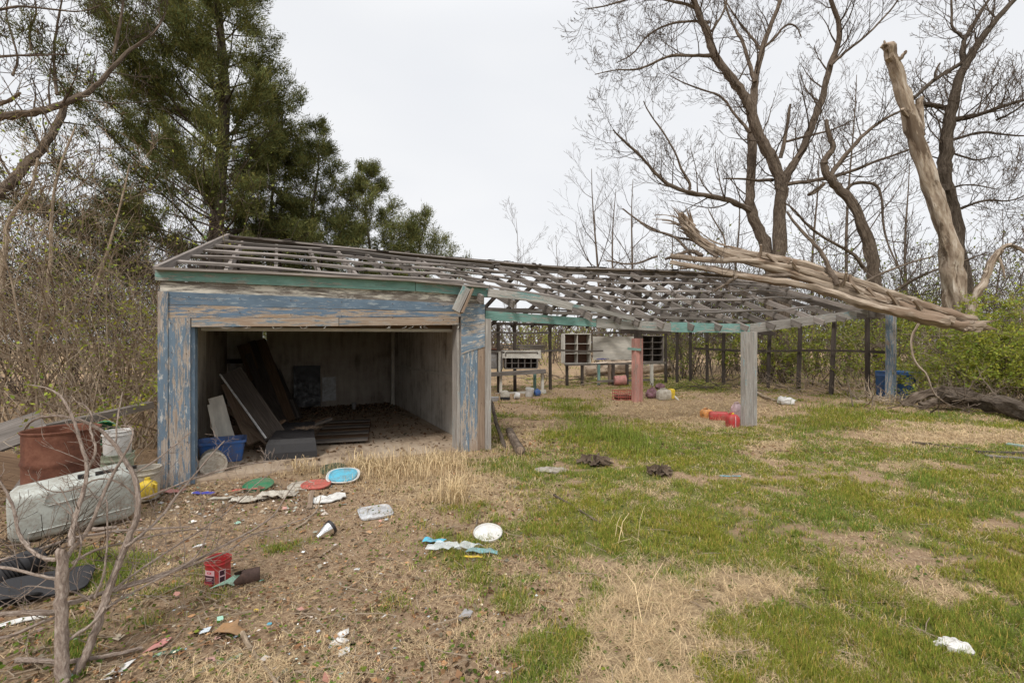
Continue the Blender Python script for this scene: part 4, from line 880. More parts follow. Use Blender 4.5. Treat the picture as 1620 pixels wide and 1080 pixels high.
# torch
pf = Gp(505, 853); tt_ = thing('torch', 'shiny torch head with a black and orange rim in the dirt', 'torch', pf); fm = at(pf + Vector((0, 0, .03)), R(50), 0, R(68)) @ Matrix.Translation((0, 0, -.02))
mb = MB(); mb.M = fm; mb.lathe([(.022, 0), (.026, .03), (.042, .06), (.058, .10), (.062, .13)], 24); mb.build('torch_body', M['chrome'], tt_, True)
mb = MB(); mb.M = fm; mb.lathe([(.058, .128), (.066, .132), (.066, .155), (.058, .16), (.05, .15), (.02, .14)], 24); mb.build('torch_rim', M['black'], tt_, True)
# blue film and bottle pieces
fl = thing('plastic_film', 'flattened clear film with light blue ends beside the round white lid', 'film', Gp(720, 868))
def fpiece(px, py, pts, mat, name, amp=.03, rz_=0):
    mb = MB(); mb.M = at(Gp(px, py, .01), rz_); sheet(mb, pts, .003, amp, seed=px); mb.build(name, mat, fl)
fpiece(685, 860, [(-.09, -.02), (.06, -.07), (.12, -.01), (-.04, .05), (-.08, .05)], M['skyblue'], 'blue_end')
fpiece(700, 873, [(-.14, -.03), (.06, -.07), (.16, -.02), (.08, .06), (-.06, .07)], M['film'], 'clear_middle', .05)
fpiece(738, 873, [(-.1, -.06), (.0, -.04), (.14, .04), (.02, .06), (-.06, .02)], M['film'], 'clear_middle', .05)
fpiece(768, 876, [(-.17, -.01), (.1, -.05), (.1, .01), (-.1, .04)], M['tealp'], 'blue_end', .025, .0)
fpiece(748, 884, [(-.08, -.01), (.07, -.02), (.08, .0), (-.06, .012)], M['yellow'], 'yellow_edge', .015, -.1)
fpiece(695, 868, [(-.05, -.05), (-.02, .05), (-.05, .06), (-.09, -.02)], M['grey'], 'grey_edge', .01)
# sticks on the ground
def stick(lab, pts, r, mat, name='stick', group=None, r1=None):
    mb = MB(); n = len(pts); pp = []
    for i in range(n - 1):
        for k in range(4): pp.append(Vector(pts[i]).lerp(Vector(pts[i + 1]), k / 4) + Vector((random.uniform(-.3, .3), random.uniform(-.3, .3), random.uniform(-.3, .3))) * r * .8)
    pp.append(Vector(pts[-1])); mb.tube(pp, [lerp(r, r1 or r * .6, i / (len(pp) - 1)) for i in range(len(pp))], 8, rough=.3); return item(name, lab, 'stick', mb, M[mat], group, True)
stick('pale birch-like stick running out of the bottom edge', [Gp(382, 1008, .03), Gp(402, 1040, .015), Gp(450, 1100, .015)], .014, 'twig_tan')
stick('long straight stick lying in the grass right of centre', [Gp(876, 787, .03), Gp(915, 808, .02), Gp(962, 837, .012)], .014, 'twig', r1=.008)
stick('short brown stick standing up behind the round white lid', [Gp(752, 838, .01), Gp(757, 818, .03)], .008, 'bark')
stick('short pale stick in the dirt below the torch', [Gp(508, 880, .01), Gp(535, 864, .02)], .008, 'twig_tan')
stick('white split twig end in the dirt left of the torch', [Gp(466, 838, .012), Gp(483, 829, .02), Gp(503, 812, .05), Gp(508, 800, .12)], .011, 'twig_tan', r1=.004)
t = Gp(820, 722); lg = thing('log_piece', 'short rotten log with a bright split end right of the tan corner board', 'log', t)
mb = MB(); mb.tube([Gp(806, 686, .06), Gp(813, 702, .07), Gp(823, 719, .06)], [.07, .08, .075], 12, rough=.35); mb.build('log_bark', M['bark'], lg, True)
mb = MB(); e = Gp(823, 719, .06); mb.M = at(e + Vector((0, -.01, .01)), .2, R(80)); mb.lathe([(.06, 0), (.05, .02), (.01, .03)], 12); mb.build('split_end', M['tan_wood'], lg)
stick('black pipe leaning against the right side of the garage', [P(777, 634, 9.0), P(785, 668, 8.3), Gp(800, 709)], .035, 'bark_dark', 'iron_pipe', r1=.035)
# right edge: dark boards, blue board, long pole
plank('plank', 'upper of two dark boards lying in the grass at the right edge', Gp(1545, 717, .03), Gp(1680, 722, .03), .1, .03, 'dark_wood')
plank('plank', 'lower greyish board in the grass at the right edge', Gp(1560, 723, .02), Gp(1690, 733, .02), .1, .03, 'grey_wood')
plank('plank', 'pale blue painted board end at the right edge of the lawn', Gp(1594, 705, .03), Gp(1680, 716, .03), .12, .03, 'teal_thin')
stick('long thin dark pole lying in the grass at the right', [Gp(1444, 702, .03), Gp(1480, 706, .03), Gp(1535, 712, .02)], .02, 'bark_dark')
stick('dry pole in the grass behind the crushed white jug', [Gp(1196, 625, .1), Gp(1215, 633, .06), Gp(1240, 638, .05)], .05, 'twig_tan')

# ------------------------------------------------------------------ nesting boxes
def cubby(name, lab, cat, p, ux, w, h, d, nc, nr, frame, inner, legs=None, parent=None, extra=None):
    t = thing(name, lab, cat, p) if parent is None else parent; uy = Vector((-ux.y, ux.x, 0)); q = Vector(p); th = .035
    mb = MB(); mb.board(q + Vector((0, 0, h / 2)) + uy * d + ux * 0.0, q + ux * w + uy * d + Vector((0, 0, h / 2)), .02, h); mb.build('back_panel', M[inner], t)
    mb = MB()
    mb.board(q + uy * d / 2, q + ux * w + uy * d / 2, d, th); mb.board(q + uy * d / 2 + Vector((0, 0, h)), q + ux * w + uy * d / 2 + Vector((0, 0, h)), d + .05, th)
    for x in (0, w): mb.board(q + ux * x + uy * d / 2 + Vector((0, 0, th / 2)), q + ux * x + uy * d / 2 + Vector((0, 0, h - th / 2)), d, .05, up=ux)
    mb.build('box_frame', M[frame], t)
    mb = MB()
    for i in range(1, nc): mb.board(q + ux * w * i / nc + uy * d / 2 + Vector((0, 0, th / 2)), q + ux * w * i / nc + uy * d / 2 + Vector((0, 0, h - th / 2)), d - .02, .03, up=ux)
    for j in range(1, nr): mb.board(q + uy * d / 2 + Vector((0, 0, h * j / nr)) + ux * .03, q + ux * (w - .03) + uy * d / 2 + Vector((0, 0, h * j / nr)), d - .03, .022)
    mb.build('dividers', M[frame], t); return t
dB = 17.9; ux = Vector((.985, .17, 0)).normalized()
hb = thing('nesting_hutch', 'long raised hutch with cubbies and white boards behind the pink post', 'hutch', P(892, 575, dB))
pA = P(893, 575, dB); cubby('', '', '', pA, ux, P(936, 0, dB).x - pA.x, 1.17, .4, 2, 3, 'white_board', 'cubby_in', parent=hb)
pC = P(1016, 572, 18.5); cubby('', '', '', pC, ux, .92, 1.05, .4, 2, 4, 'grey_wood', 'dark_wood', parent=hb)
pw0 = P(938, 570, 18.0)
for k in range(4):
    mb = MB(); z = pw0.z + .13 + .235 * k; mb.board(Vector((pw0.x, pw0.y, z)), Vector((pw0.x, pw0.y, z)) + ux * 1.92, .025, .23, jit=.004); mb.build('white_board', M['white_board'], hb)
mb = MB(); mb.board(Vector((pw0.x, pw0.y - .05, pw0.z + 1.1)), Vector((pw0.x, pw0.y, pw0.z + 1.1)) + ux * 1.95, .1, .08); mb.build('top_rail', M['grey_wood'], hb)
mb = MB(); mb.board(Vector((pA.x, pA.y - .05, pA.z - .05)), Vector((pw0.x, pw0.y, pA.z - .0)) + ux * 3.1, .12, .07, jit=.01); mb.build('bottom_rail', M['grey_wood'], hb)
for px, mt in ((897, 'dark_wood'), (921, 'dark_wood'), (947, 'teal_thin'), (964, 'tan_wood'), (970, 'dark_wood'), (992, 'dark_wood'), (1031, 'white_board')):
    mb = MB(); p = P(px, 574, dB + .1); mb.board(Vector((p.x, p.y, -.05)), Vector((p.x, p.y, p.z - .05)), .1, .1, up=ux, jit=.006); mb.build('leg', M[mt], hb)
mb = MB(); mb.board(P(944, 603, 17.8), P(1035, 600, 18.2), .06, .08, jit=.01); mb.build('stretcher', M['grey_wood'], hb)
mb = MB(); mb.M = at(P(952, 569, 17.85), .2); sheet(mb, [(-.25, -.05), (.2, -.06), (.3, .0), (.1, .05), (-.2, .05)], .01, .04); item('rag', 'dark blue rag on the shelf below the white boards', 'rag', mb, M['cobalt'])
# low bench-like hutch at left
dA = 15.3
ha = thing('bench_hutch', 'nesting box with a grid of holes on a plank bench right of the garage', 'hutch', P(785, 625, dA))
pG = P(800, 583, dA + .3); cubby('', '', '', pG, ux, 1.12, .56, .4, 5, 3, 'grey_wood', 'cubby_in', parent=ha)
mb = MB(); p = P(793, 566, dA + .3); mb.board(p + Vector((0, .25, .12)), p + ux * 1.35 + Vector((0, .25, .12)), .55, .26, jit=.02); mb.build('box_top', M['white_board'], ha)
mb = MB()
for z in (.42, .50): mb.board(P(791, 553, dA + .6) + Vector((0, .3, z - .38)), P(791, 553, dA + .6) + ux * (1.1 + z) + Vector((0, .3, z - .38)), .35, .05, jit=.03)
mb.build('loose_top_board', M['grey_wood'], ha)
mb = MB(); mb.board(P(790, 588, dA), P(790, 556, dA), .12, .06, up=ux); mb.build('box_side', M['white_board'], ha)
mb = MB(); mb.board(P(776, 592, dA), P(863, 587, dA), .5, .12, jit=.008); mb.build('bench_top', M['grey_wood'], ha)
mb = MB(); mb.board(P(776, 626, dA), P(864, 619, dA), .12, .13, jit=.008); mb.build('bench_foot_rail', M['white_board'], ha)
for px, mt in ((792, 'white_board'), (858, 'white_board'), (846, 'teal')):
    mb = MB(); d_ = dA + (.5 if mt == 'teal' else 0); p = P(px, 590, d_); mb.board(Vector((p.x, p.y, .05)), Vector((p.x, p.y, p.z)), .14, .08, up=ux, jit=.004); mb.build('leg', M[mt], ha)
# grey sided box behind with tin roof
tb = thing('tin_hutch', 'grey box with a reddish tin roof just behind the bench hutch', 'hutch', P(775, 585, 16.8))
mb = MB(); q = P(782, 583, 16.8); mb.M = at(Vector((q.x - .1, q.y, .75)), .1); mb.rbox([(.8, .5, .01, 0), (.8, .5, .01, .62)]); mb.build('box_wall', M['grey'], tb)
mb = MB(); mb.M = at(Vector((q.x + .05, q.y, 1.4)), .1, R(-8), R(5)); mb.rbox([(1.25, .8, .01, 0), (1.25, .8, .01, .03)]); mb.build('roof_sheet', M['rust'], tb)
for x in (-.35, .35):
    mb = MB(); mb.board(Vector((q.x - .1 + x, q.y - .2, -.05)), Vector((q.x - .1 + x, q.y - .2, .75)), .07, .07, up=(1, 0, 0)); mb.build('leg', M['dark_wood'], tb)
# ------------------------------------------------------------------ branching plants
rnd = random.random
def rv(): 
    while True:
        v = Vector((rnd() * 2 - 1, rnd() * 2 - 1, rnd() * 2 - 1))
        if .01 < v.length < 1: return v.normalized()
SHED_ON = [False]
def in_shed(p):
    if not SHED_ON[0] or p.z > 3.2: return False
    v = p - A; t = v.x * U.x + v.y * U.y; s = v.x * NN.x + v.y * NN.y
    return -.12 < t < 17.3 and -.1 < s < 7.45 and p.z < 2.4 + .35 * min(s, 7.3 - s)
def grow(mb, p, d, L, r, lev, up=.12, wig=.28, kids=5, ang=.9, leaf=None, taper=.25, shrink=.55, minr=.0022):
    n = max(3, min(7, int(L / .12))) if lev > 0 else 3
    if in_shed(p): return
    pts = [p.copy()]; rs = [r]; d = d.normalized()
    for i in range(n):
        d = (d + rv() * wig + Vector((0, 0, up))).normalized()
        p = p + d * L / n
        if in_shed(p): break
        pts.append(p.copy()); rs.append(max(minr, r * lerp(1, taper, (i + 1) / n)))
    n = len(pts) - 1
    if n < 1: return
    mb.tube(pts, rs, 3 if r < .012 else (5 if r < .03 else 7), cap=False)
    if leaf is not None and lev <= 1:
        for i in range(1, n + 1): leaf.append(pts[i])
    if lev > 0:
        for k in range(kids):
            f = .25 + .75 * (k + rnd()) / kids; i = min(n - 1, int(f * n)); q = pts[i].lerp(pts[i + 1], f * n - i) if i < n else pts[-1]
            dd = (pts[i + 1] - pts[i]).normalized(); a = rv(); a = (a - dd * a.dot(dd)).normalized()
            grow(mb, q, dd * math.cos(ang * (.6 + .6 * rnd())) + a * math.sin(ang * (.6 + .6 * rnd())), L * shrink * (1.15 - .5 * f) * (.7 + .6 * rnd()), max(minr, rs[i] * .55), lev - 1, up, wig, max(2, kids - 1), ang, leaf, taper, shrink, minr)
def chaikin(pts, n=2):
    for _ in range(n):
        q = [pts[0]]
        for a, b in zip(pts[:-1], pts[1:]): q += [a.lerp(b, .25), a.lerp(b, .75)]
        q.append(pts[-1]); pts = q
    return pts
def limb(mb, tw, pts, d0, d1, r0, r1, side=0, slen=1.2, lev=2, kids=4, sides=9, rough=.25, up=.1, jitter=.06, start=.15, minr=.004, depth_wob=.0):
    """pts: photo pixels; r in photo pixels; side = number of side branches"""
    n = len(pts); P3 = [P(x, y, lerp(d0, d1, i / (n - 1)) + depth_wob * math.sin(i * 1.7)) for i, (x, y) in enumerate(pts)]
    P3 = chaikin(P3, 2); m_ = len(P3)
    R3 = [lerp(r0, r1, (i / (m_ - 1)) ** .85) / F * lerp(d0, d1, i / (m_ - 1)) for i in range(m_)]
    P3 = [p + rv() * R3[i] * jitter * 3 if 0 < i < m_ - 1 else p for i, p in enumerate(P3)]
    mb.tube(P3, R3, sides, rough=rough)
    for k in range(side):
        f = start + (1 - start) * (k + rnd()) / side; i = min(m_ - 2, int(f * (m_ - 1)))
        dd = (P3[i + 1] - P3[i]).normalized(); a = rv(); a = (a - dd * a.dot(dd)).normalized(); a.z += .25
        grow(tw, P3[i], dd * .5 + a, slen * (1.1 - .5 * f) * (.6 + .8 * rnd()), max(minr, min(R3[i] * .34, slen * .016)), lev, up, .2, kids, .8, minr=minr)
    return P3
def bare_tree(name, lab, base, limbs, trunkmat='bark', twigmat='twig', group=None, sides=10):
    t = thing(name, lab, 'tree', base, group); mb = MB(); tw = MB()
    for l in limbs:
        l0 = l[0][:3] + (l[0][3] * .86, l[0][4] * .8); kw = dict(l[1]); kw['side'] = int(kw.get('side', 0) * 1.5)
        if 'slen' in kw: kw['lev'] = 3; kw['slen'] *= 1.3; kw['kids'] = 4 if base.x > 0 else 3
        kw.setdefault('minr', .0058); kw.setdefault('rough', .4); limb(mb, tw, *l0, **kw)
    mb.build('trunk', M[trunkmat], t, True)
    if tw.v: tw.build('crown', M[twigmat], t)
    return t
def K(**k): return k
BT = 'bare trees beyond the shed'
# twin trunked tree behind the middle of the roof
D = 19.5
tb_ = P(1222, 640, D); tb_.z = 0
bare_tree('bare_tree', 'tall forked bare tree with two trunks rising behind the middle of the roof', tb_, [
    (([(1243, 620), (1240, 480), (1231, 400), (1233, 333), (1237, 296), (1226, 259), (1204, 222), (1189, 178), (1178, 152), (1156, 122), (1130, 93), (1122, 59), (1107, 26), (1096, 0), (1080, -60), (1050, -140)], D, D - 1, 13, 4), K(side=16, slen=1.6, start=.3)),
    (([(1212, 620), (1222, 480), (1216, 400), (1204, 370), (1185, 333), (1188, 296), (1189, 222), (1192, 159), (1194, 130), (1204, 81), (1219, 41), (1235, 0), (1250, -70)], D + .3, D + 1, 13, 2.5), K(side=14, slen=1.5, start=.35)),
    (([(1237, 300), (1248, 270), (1267, 245), (1285, 193), (1300, 159), (1313, 104), (1329, 67), (1327, 33), (1314, 0), (1300, -50)], D, D - 1.5, 8, 3), K(side=14, slen=1.7)),
    (([(1313, 104), (1340, 80), (1365, 62), (1392, 35), (1415, 10), (1440, -30)], D - 1, D - 1.5, 3, 1), K(side=9, slen=1.2)),
    (([(1185, 333), (1160, 318), (1137, 313), (1100, 307), (1056, 294), (1037, 274), (1011, 244), (981, 218), (970, 205)], D, D - 1.5, 6, 1.2), K(side=18, slen=1.6)),
    (([(1092, 300), (1090, 285), (1078, 270), (1070, 244), (1048, 207), (1026, 178), (1018, 160)], D - .6, D - 1, 3, .8), K(side=9, slen=1.2)),
    (([(1126, 88), (1093, 88), (1059, 87), (1026, 104), (1007, 111), (975, 110), (941, 118)], D - .7, D - 2, 3.5, .7), K(side=16, slen=1.3)),
    (([(1122, 36), (1100, 33), (1059, 37), (1022, 56), (1004, 85), (975, 100)], D - .7, D + 1, 3, .7), K(side=14, slen=1.3)),
    (([(1100, 12), (1080, 5), (1059, 2), (1020, -10), (960, 10), (925, 15)], D - .8, D - 2, 3.5, .8), K(side=18, slen=1.4)),
    (([(1126, 50), (1148, 15), (1152, -20)], D - .7, D - 1, 2.5, 1.5), K(side=4, slen=1.2)),
    (([(1194, 130), (1184, 95), (1174, 63), (1166, 52), (1148, 15), (1140, -30)], D + .5, D + 1.5, 4, 1.2), K(side=8, slen=1.3)),
    (([(1204, 81), (1190, 60), (1165, 30), (1150, 5)], D + .8, D + 1.5, 2.5, 1), K(side=6, slen=1.2)),
    (([(1205, 78), (1225, 62), (1243, 38), (1260, 40), (1268, 60)], D + .8, D + .5, 3, .8), K(side=7, slen=1)),
    (([(1187, 210), (1178, 198), (1159, 178), (1144, 152), (1107, 141), (1078, 130), (1060, 120)], D + .3, D + 1.5, 3, .8), K(side=10, slen=1.3)),
    (([(1222, 285), (1195, 286), (1181, 283), (1144, 283)], D, D - 1, 3.5, 1), K(side=6, slen=1.1)),
    (([(1240, 292), (1300, 285), (1350, 270), (1383, 256), (1427, 241), (1470, 225)], D - .2, D - 1.5, 4, 1.5), K(side=12, slen=1.3)),
    (([(1235, 250), (1245, 205), (1250, 165)], D - .3, D - .5, 4, 2), K(side=2, slen=.8)),
    (([(1240, 225), (1290, 212), (1320, 205), (1350, 190)], D - .3, D - 1, 2.5, 1), K(side=8, slen=1.1)),
])
D = 17.5; tb_ = P(1392, 620, D); tb_.z = 0
bare_tree('bare_tree', 'curving bare tree with a broken pale tip between the forked tree and the snag', tb_, [
    (([(1398, 640), (1392, 500), (1383, 440), (1379, 400), (1364, 356), (1346, 315), (1320, 293), (1304, 268), (1304, 252), (1319, 235), (1312, 215), (1306, 190)], D, D - .5, 13, 3.5), K(side=6, slen=1.1, start=.3)),
    (([(1314, 277), (1335, 248), (1368, 211), (1390, 194), (1420, 178), (1450, 165)], D - .3, D - 1.2, 5, 1.2), K(side=14, slen=1.3)),
    (([(1340, 300), (1350, 289), (1387, 289), (1396, 315), (1396, 352), (1405, 389), (1425, 430)], D - .2, D - 1, 3.5, 1.2), K(side=8, slen=1.0)),
    (([(1370, 430), (1350, 400), (1310, 380), (1280, 360), (1255, 330), (1240, 320)], D - .2, D - 1.5, 3.5, 1.2), K(side=9, slen=1.1)),
    (([(1390, 480), (1430, 450), (1470, 430), (1520, 415), (1560, 400)], D - .2, D - 2, 3.5, 1), K(side=10, slen=1.1)),
    (([(1304, 290), (1290, 305), (1276, 310), (1290, 300), (1305, 290)], D - .2, D - 1, 3, 1.6), K(side=2, slen=.6)),
], 'bark')
D = 15.5; tb_ = P(1510, 640, D); tb_.z = 0
bare_tree('dead_snag', 'tall broken pale snag with its bark gone, standing right of the shed', tb_, [
    (([(1517, 640), (1514, 520), (1508, 440), (1503, 395), (1487, 333), (1464, 267), (1442, 193), (1422, 126), (1411, 92), (1404, 68)], D, D - 1, 18, 9.5), K(side=0, rough=.5, sides=18, jitter=.02)),
    (([(1457, 215), (1455, 180), (1454, 155)], D + .1, D + .1, 6, 6), K(sides=9, rough=.3)),
    (([(1415, 96), (1426, 92), (1433, 82)], D - 1, D - 1.1, 4, 3), K(sides=7)),
    (([(1404, 80), (1400, 70), (1399, 64)], D - 1, D - 1, 4, 1), K(sides=7)),
    (([(1436, 184), (1430, 178), (1428, 172)], D - .8, D - .9, 4, 3), K(sides=7)),
], 'snag_bark')
D = 16.6; tb_ = P(1530, 640, D); tb_.z = 0
bare_tree('bare_tree', 'dark rough barked tree right behind the pale snag, with long right hand limbs', tb_, [
    (([(1532, 640), (1528, 520), (1518, 420), (1505, 333), (1494, 281), (1495, 237), (1501, 193), (1508, 156), (1524, 107), (1542, 78), (1561, 48), (1605, 0), (1650, -50)], D, D - 1, 17, 3), K(side=16, slen=1.4, start=.4)),
    (([(1524, 100), (1523, 67), (1535, 48), (1564, 0), (1580, -30)], D - .6, D, 5, 2), K(side=8, slen=1.2)),
    (([(1525, 60), (1505, 45), (1506, 20), (1504, -10)], D - .5, D, 2.5, 1.5), K(side=5, slen=1.2)),
    (([(1508, 190), (1542, 184), (1576, 172), (1620, 158), (1700, 140)], D - .2, D - 1.5, 5, 2), K(side=14, slen=1.3)),
    (([(1576, 190), (1600, 180), (1640, 150)], D - .6, D - 1.5, 2.5, 1), K(side=8, slen=1.1)),
    (([(1505, 222), (1553, 207), (1590, 214), (1640, 216)], D - .2, D - 1.6, 3, 1), K(side=10, slen=1.1)),
    (([(1501, 172), (1480, 167), (1461, 164)], D - .2, D - .8, 4.5, 3.5), K(side=4, slen=1)),
    (([(1446, 155), (1460, 142), (1479, 126), (1500, 112), (1522, 100)], D - 1.1, D - .6, 3, 4), K(side=5, slen=1)),
    (([(1479, 126), (1480, 112), (1487, 100)], D - 1, D - 1, 2.2, 1.5), K()),
    (([(1500, 240), (1545, 255), (1560, 250), (1580, 247)], D - .3, D - 1, 2, .8), K(side=4, slen=.9)),
    (([(1520, 330), (1560, 315), (1600, 320), (1640, 300)], D - .3, D - 1.6, 2.5, .8), K(side=14, slen=1.4)),
    (([(1500, 300), (1530, 290), (1580, 300)], D - .3, D - 1.2, 2, .8), K(side=10, slen=1.2)),
], 'bark_dark')
D = 14.5; tb_ = P(1538, 640, D); tb_.z = 0
bare_tree('dead_stump', 'short dead trunk with a bent broken top at the far right edge', tb_, [
    (([(1530, 640), (1534, 500), (1543, 468), (1557, 445), (1570, 412), (1583, 395)], D, D - .3, 9, 5), K(rough=.4, sides=10)),
    (([(1560, 432), (1573, 410), (1590, 386), (1612, 392), (1625, 402), (1660, 420)], D - .2, D - .6, 5, 2), K(side=6, slen=.7)),
    (([(1577, 402), (1586, 420), (1590, 440)], D - .3, D - .4, 3, 1.2), K()),
], 'snag_bark')
# fine bare trees beyond, thinner: individuals
def wild_tree(px, ytop, d, lab, group=BT, mat='twig', lean=0, r=.11, name='bare_tree', n=9):
    b = P(px, 600, d); b.z = 0; h = P(px, ytop, d).z; t = thing(name, lab, 'tree', b, group); mb = MB(); tw = MB(); N_ = 9; pts = []
    for i in range(N_ + 1):
        f = i / N_; pts.append(b + Vector((lean * f * h + .15 * math.sin(f * 6 + px), .1 * math.sin(f * 5), h * f)))
    rs = [r * (1 - .85 * i / N_) for i in range(N_ + 1)]; mb.tube(pts, rs, 7, rough=.3); mb.build('trunk', M['bark'], t, True)
    for k in range(n):
        f = .25 + .73 * (k + rnd()) / n; i = min(N_ - 1, int(f * N_)); a = rv(); a.z = abs(a.z) * .5 + .35
        grow(tw, pts[i].lerp(pts[i + 1], f * N_ - i), a, h * .33 * (1.15 - f * .7) * (.7 + .6 * rnd()), max(.012, rs[i] * .5), 3, .10, .22, 4, .7, minr=.006)
    tw.build('crown', M[mat], t)
for px, yt, d, ln, lab in ((948, 268, 30, -.03, 'slim bare tree standing farthest left of the far group behind the roof'), (968, 300, 31, .02, 'low slim bare tree in the middle of the far group behind the roof'), (992, 285, 29, .04, 'slim bare tree at the right of the far group behind the roof'),
                       (1165, 300, 27, 0, 'bare tree seen behind the left trunk of the forked tree'), (1340, 120, 27, .02, 'pale bare tree seen in the gap between the forked tree and the snag'), (1290, 240, 26, 0, 'low bare tree behind the curving tree'), (1580, 330, 24, .0, 'bushy bare tree at the far right behind the dead stump'), (1440, 260, 26, -.02, 'bare tree behind the foot of the pale snag'),
                       (820, 345, 34, -.02, 'tiny bare sapling just above the roof near its middle'), (878, 372, 36, .02, 'dark forked sapling above the roof right of the tiny one'), (1075, 330, 24, -.04, 'bare tree behind the top end of the fallen log')):
    wild_tree(px, yt, d, lab, lean=ln, n=10 if yt < 330 else 8, r=.12 if yt < 330 else .07)
# left side: thick limbs of a tree outside the frame and thin trunks
D = 9.5; tb_ = P(-120, 760, D); tb_.z = 0
bare_tree('bare_tree', 'leaning bare tree at the left edge with a thick mossy limb reaching into the juniper', tb_, [
    (([(-130, 760), (-90, 420), (-30, 330), (0, 305), (30, 274), (63, 241), (90, 200), (110, 150)], D, D + 1.5, 12, 5), K(side=7, slen=1.3, start=.3)),
    (([(-110, 500), (-90, 260), (-40, 195), (0, 184), (37, 181), (74, 174), (111, 159), (148, 142), (175, 110), (204, 80), (232, 62), (250, 45), (262, 20)], D, D + 2, 9.5, 1.2), K(side=8, slen=1.2, start=.35)),
    (([(-60, 100), (0, 89), (48, 88), (111, 86)], D + .5, D + 1, 3.5, 1), K(side=7, slen=.9)),
    (([(0, 165), (18, 158), (32, 147)], D, D - .2, 4, 2), K(side=2, slen=.5)),
    (([(90, 150), (86, 110), (85, 74), (92, 30), (100, -10)], D + 1.2, D + 1.2, 3, 1.2), K(side=6, slen=1)),
    (([(180, 85), (190, 40), (195, 0), (200, -40)], D + 1.4, D + 1.4, 3, 1.5), K(side=4, slen=1)),
    (([(-40, 30), (20, 8), (80, 15), (130, 20), (160, 8)], D + .3, D + 1, 2.5, .8), K(side=8, slen=1)),
    (([(50, 80), (45, 50), (60, 20), (50, -20)], D + 1, D + 1, 2.5, 1), K(side=5, slen=.9)),
    (([(20, 120), (30, 95), (20, 60), (8, 20), (15, -10)], D + .8, D + 1, 2.2, 1), K(side=5, slen=.9)),
], 'bark', 'twig')
D = 8.2; tb_ = P(-10, 760, D); tb_.z = 0
bare_tree('bare_tree', 'thin bare tree rising from the thicket at the left edge', tb_, [
    (([(-10, 760), (-2, 500), (8, 390), (11, 348), (52, 300), (60, 250)], D, D + .5, 6, 2), K(side=7, slen=1.1)),
    (([(40, 700), (60, 540), (82, 420), (80, 330), (95, 260), (120, 200)], D + .3, D + 1, 5, 1.2), K(side=9, slen=1.1)),
    (([(100, 720), (110, 560), (160, 430), (190, 330), (205, 260)], D + .6, D + 1, 4, 1), K(side=9, slen=1)),
], 'twig_tan', 'twig_tan')

# ------------------------------------------------------------------ the fallen log over the roof end
lg = thing('fallen_log', 'huge barkless fallen trunk lying across the right end of the roof', 'fallen tree', P(1400, 480, 12.4))
mb = MB(); tw = MB()
limb(mb, tw, [(1552, 517), (1500, 513), (1440, 500), (1380, 478), (1320, 455), (1260, 435), (1200, 418), (1150, 402), (1112, 385), (1092, 360), (1078, 340)], 11.6, 14.0, 8, 5, rough=.5, sides=16, jitter=.055)
limb(mb, tw, [(1540, 506), (1480, 490), (1420, 468), (1360, 448), (1300, 425), (1230, 408), (1170, 400), (1120, 395), (1090, 372), (1076, 344)], 11.8, 13.9, 7, 4, rough=.6, sides=14, jitter=.055)
limb(mb, tw, [(1500, 510), (1430, 496), (1370, 482), (1310, 462), (1250, 447), (1190, 440), (1140, 430), (1060, 415)], 11.5, 13.2, 9, 3, rough=.5, sides=14, jitter=.055)
limb(mb, tw, [(1505, 509), (1440, 488), (1400, 474), (1320, 446), (1260, 424), (1190, 412), (1120, 412), (1060, 405)], 11.7, 13.6, 7, 4, rough=.55, sides=14, jitter=.055)
for k in range(30):
    o = random.uniform(-13, 9); x0 = random.uniform(1180, 1480); x1 = x0 - random.uniform(60, 200); pp = []
    for i in range(7):
        x = lerp(x0, x1, i / 6); y = np.interp(x, [1076, 1112, 1150, 1200, 1260, 1320, 1380, 1440, 1500], [345, 388, 401, 414, 430, 450, 473, 496, 511]) + o + random.uniform(-1.5, 1.5); pp.append((x, y))
    limb(mb, tw, pp, np.interp(x0, [1076, 1552], [13.7, 11.4]), np.interp(x1, [1076, 1552], [13.7, 11.4]), random.uniform(1.0, 2.6), .5, rough=.6, sides=6, jitter=.12)
for k in range(15):                                              # broken stubs
    i_ = random.uniform(.1, .85); x = lerp(1520, 1110, i_); y = float(np.interp(x, [1112, 1150, 1200, 1260, 1320, 1380, 1440, 1500], [388, 401, 414, 430, 450, 473, 496, 511])) - random.uniform(0, 8); q = P(x, y, float(np.interp(x, [1076, 1552], [13.6, 11.5]))); e = q + Vector((random.uniform(-.6, .1), random.uniform(-.4, .1), random.uniform(-.1, .45)))
    mb.tube([q, q.lerp(e, .5) + rv() * .05, e], [random.uniform(.05, .09), .045, .03], 6, rough=.5)
for k in range(16):                                              # splinters at the torn top
    q = P(random.uniform(1074, 1096), random.uniform(344, 372), 13.8); e = q + Vector((random.uniform(-.5, -.05), random.uniform(-.3, .3), random.uniform(.05, .5)))
    mb.tube([q + (q - e) * .4, q, e], [.05, .035, .004], 5)
for k in range(12):
    q = P(random.uniform(1535, 1552), random.uniform(508, 522), 11.6); e = q + Vector((random.uniform(.1, .45), random.uniform(-.2, .2), random.uniform(-.15, .05)))
    mb.tube([q + (q - e) * .4, q, e], [.05, .035, .004], 5)
mb.build('log_wood', M['dead_bark'], lg, True)
mb = MB()
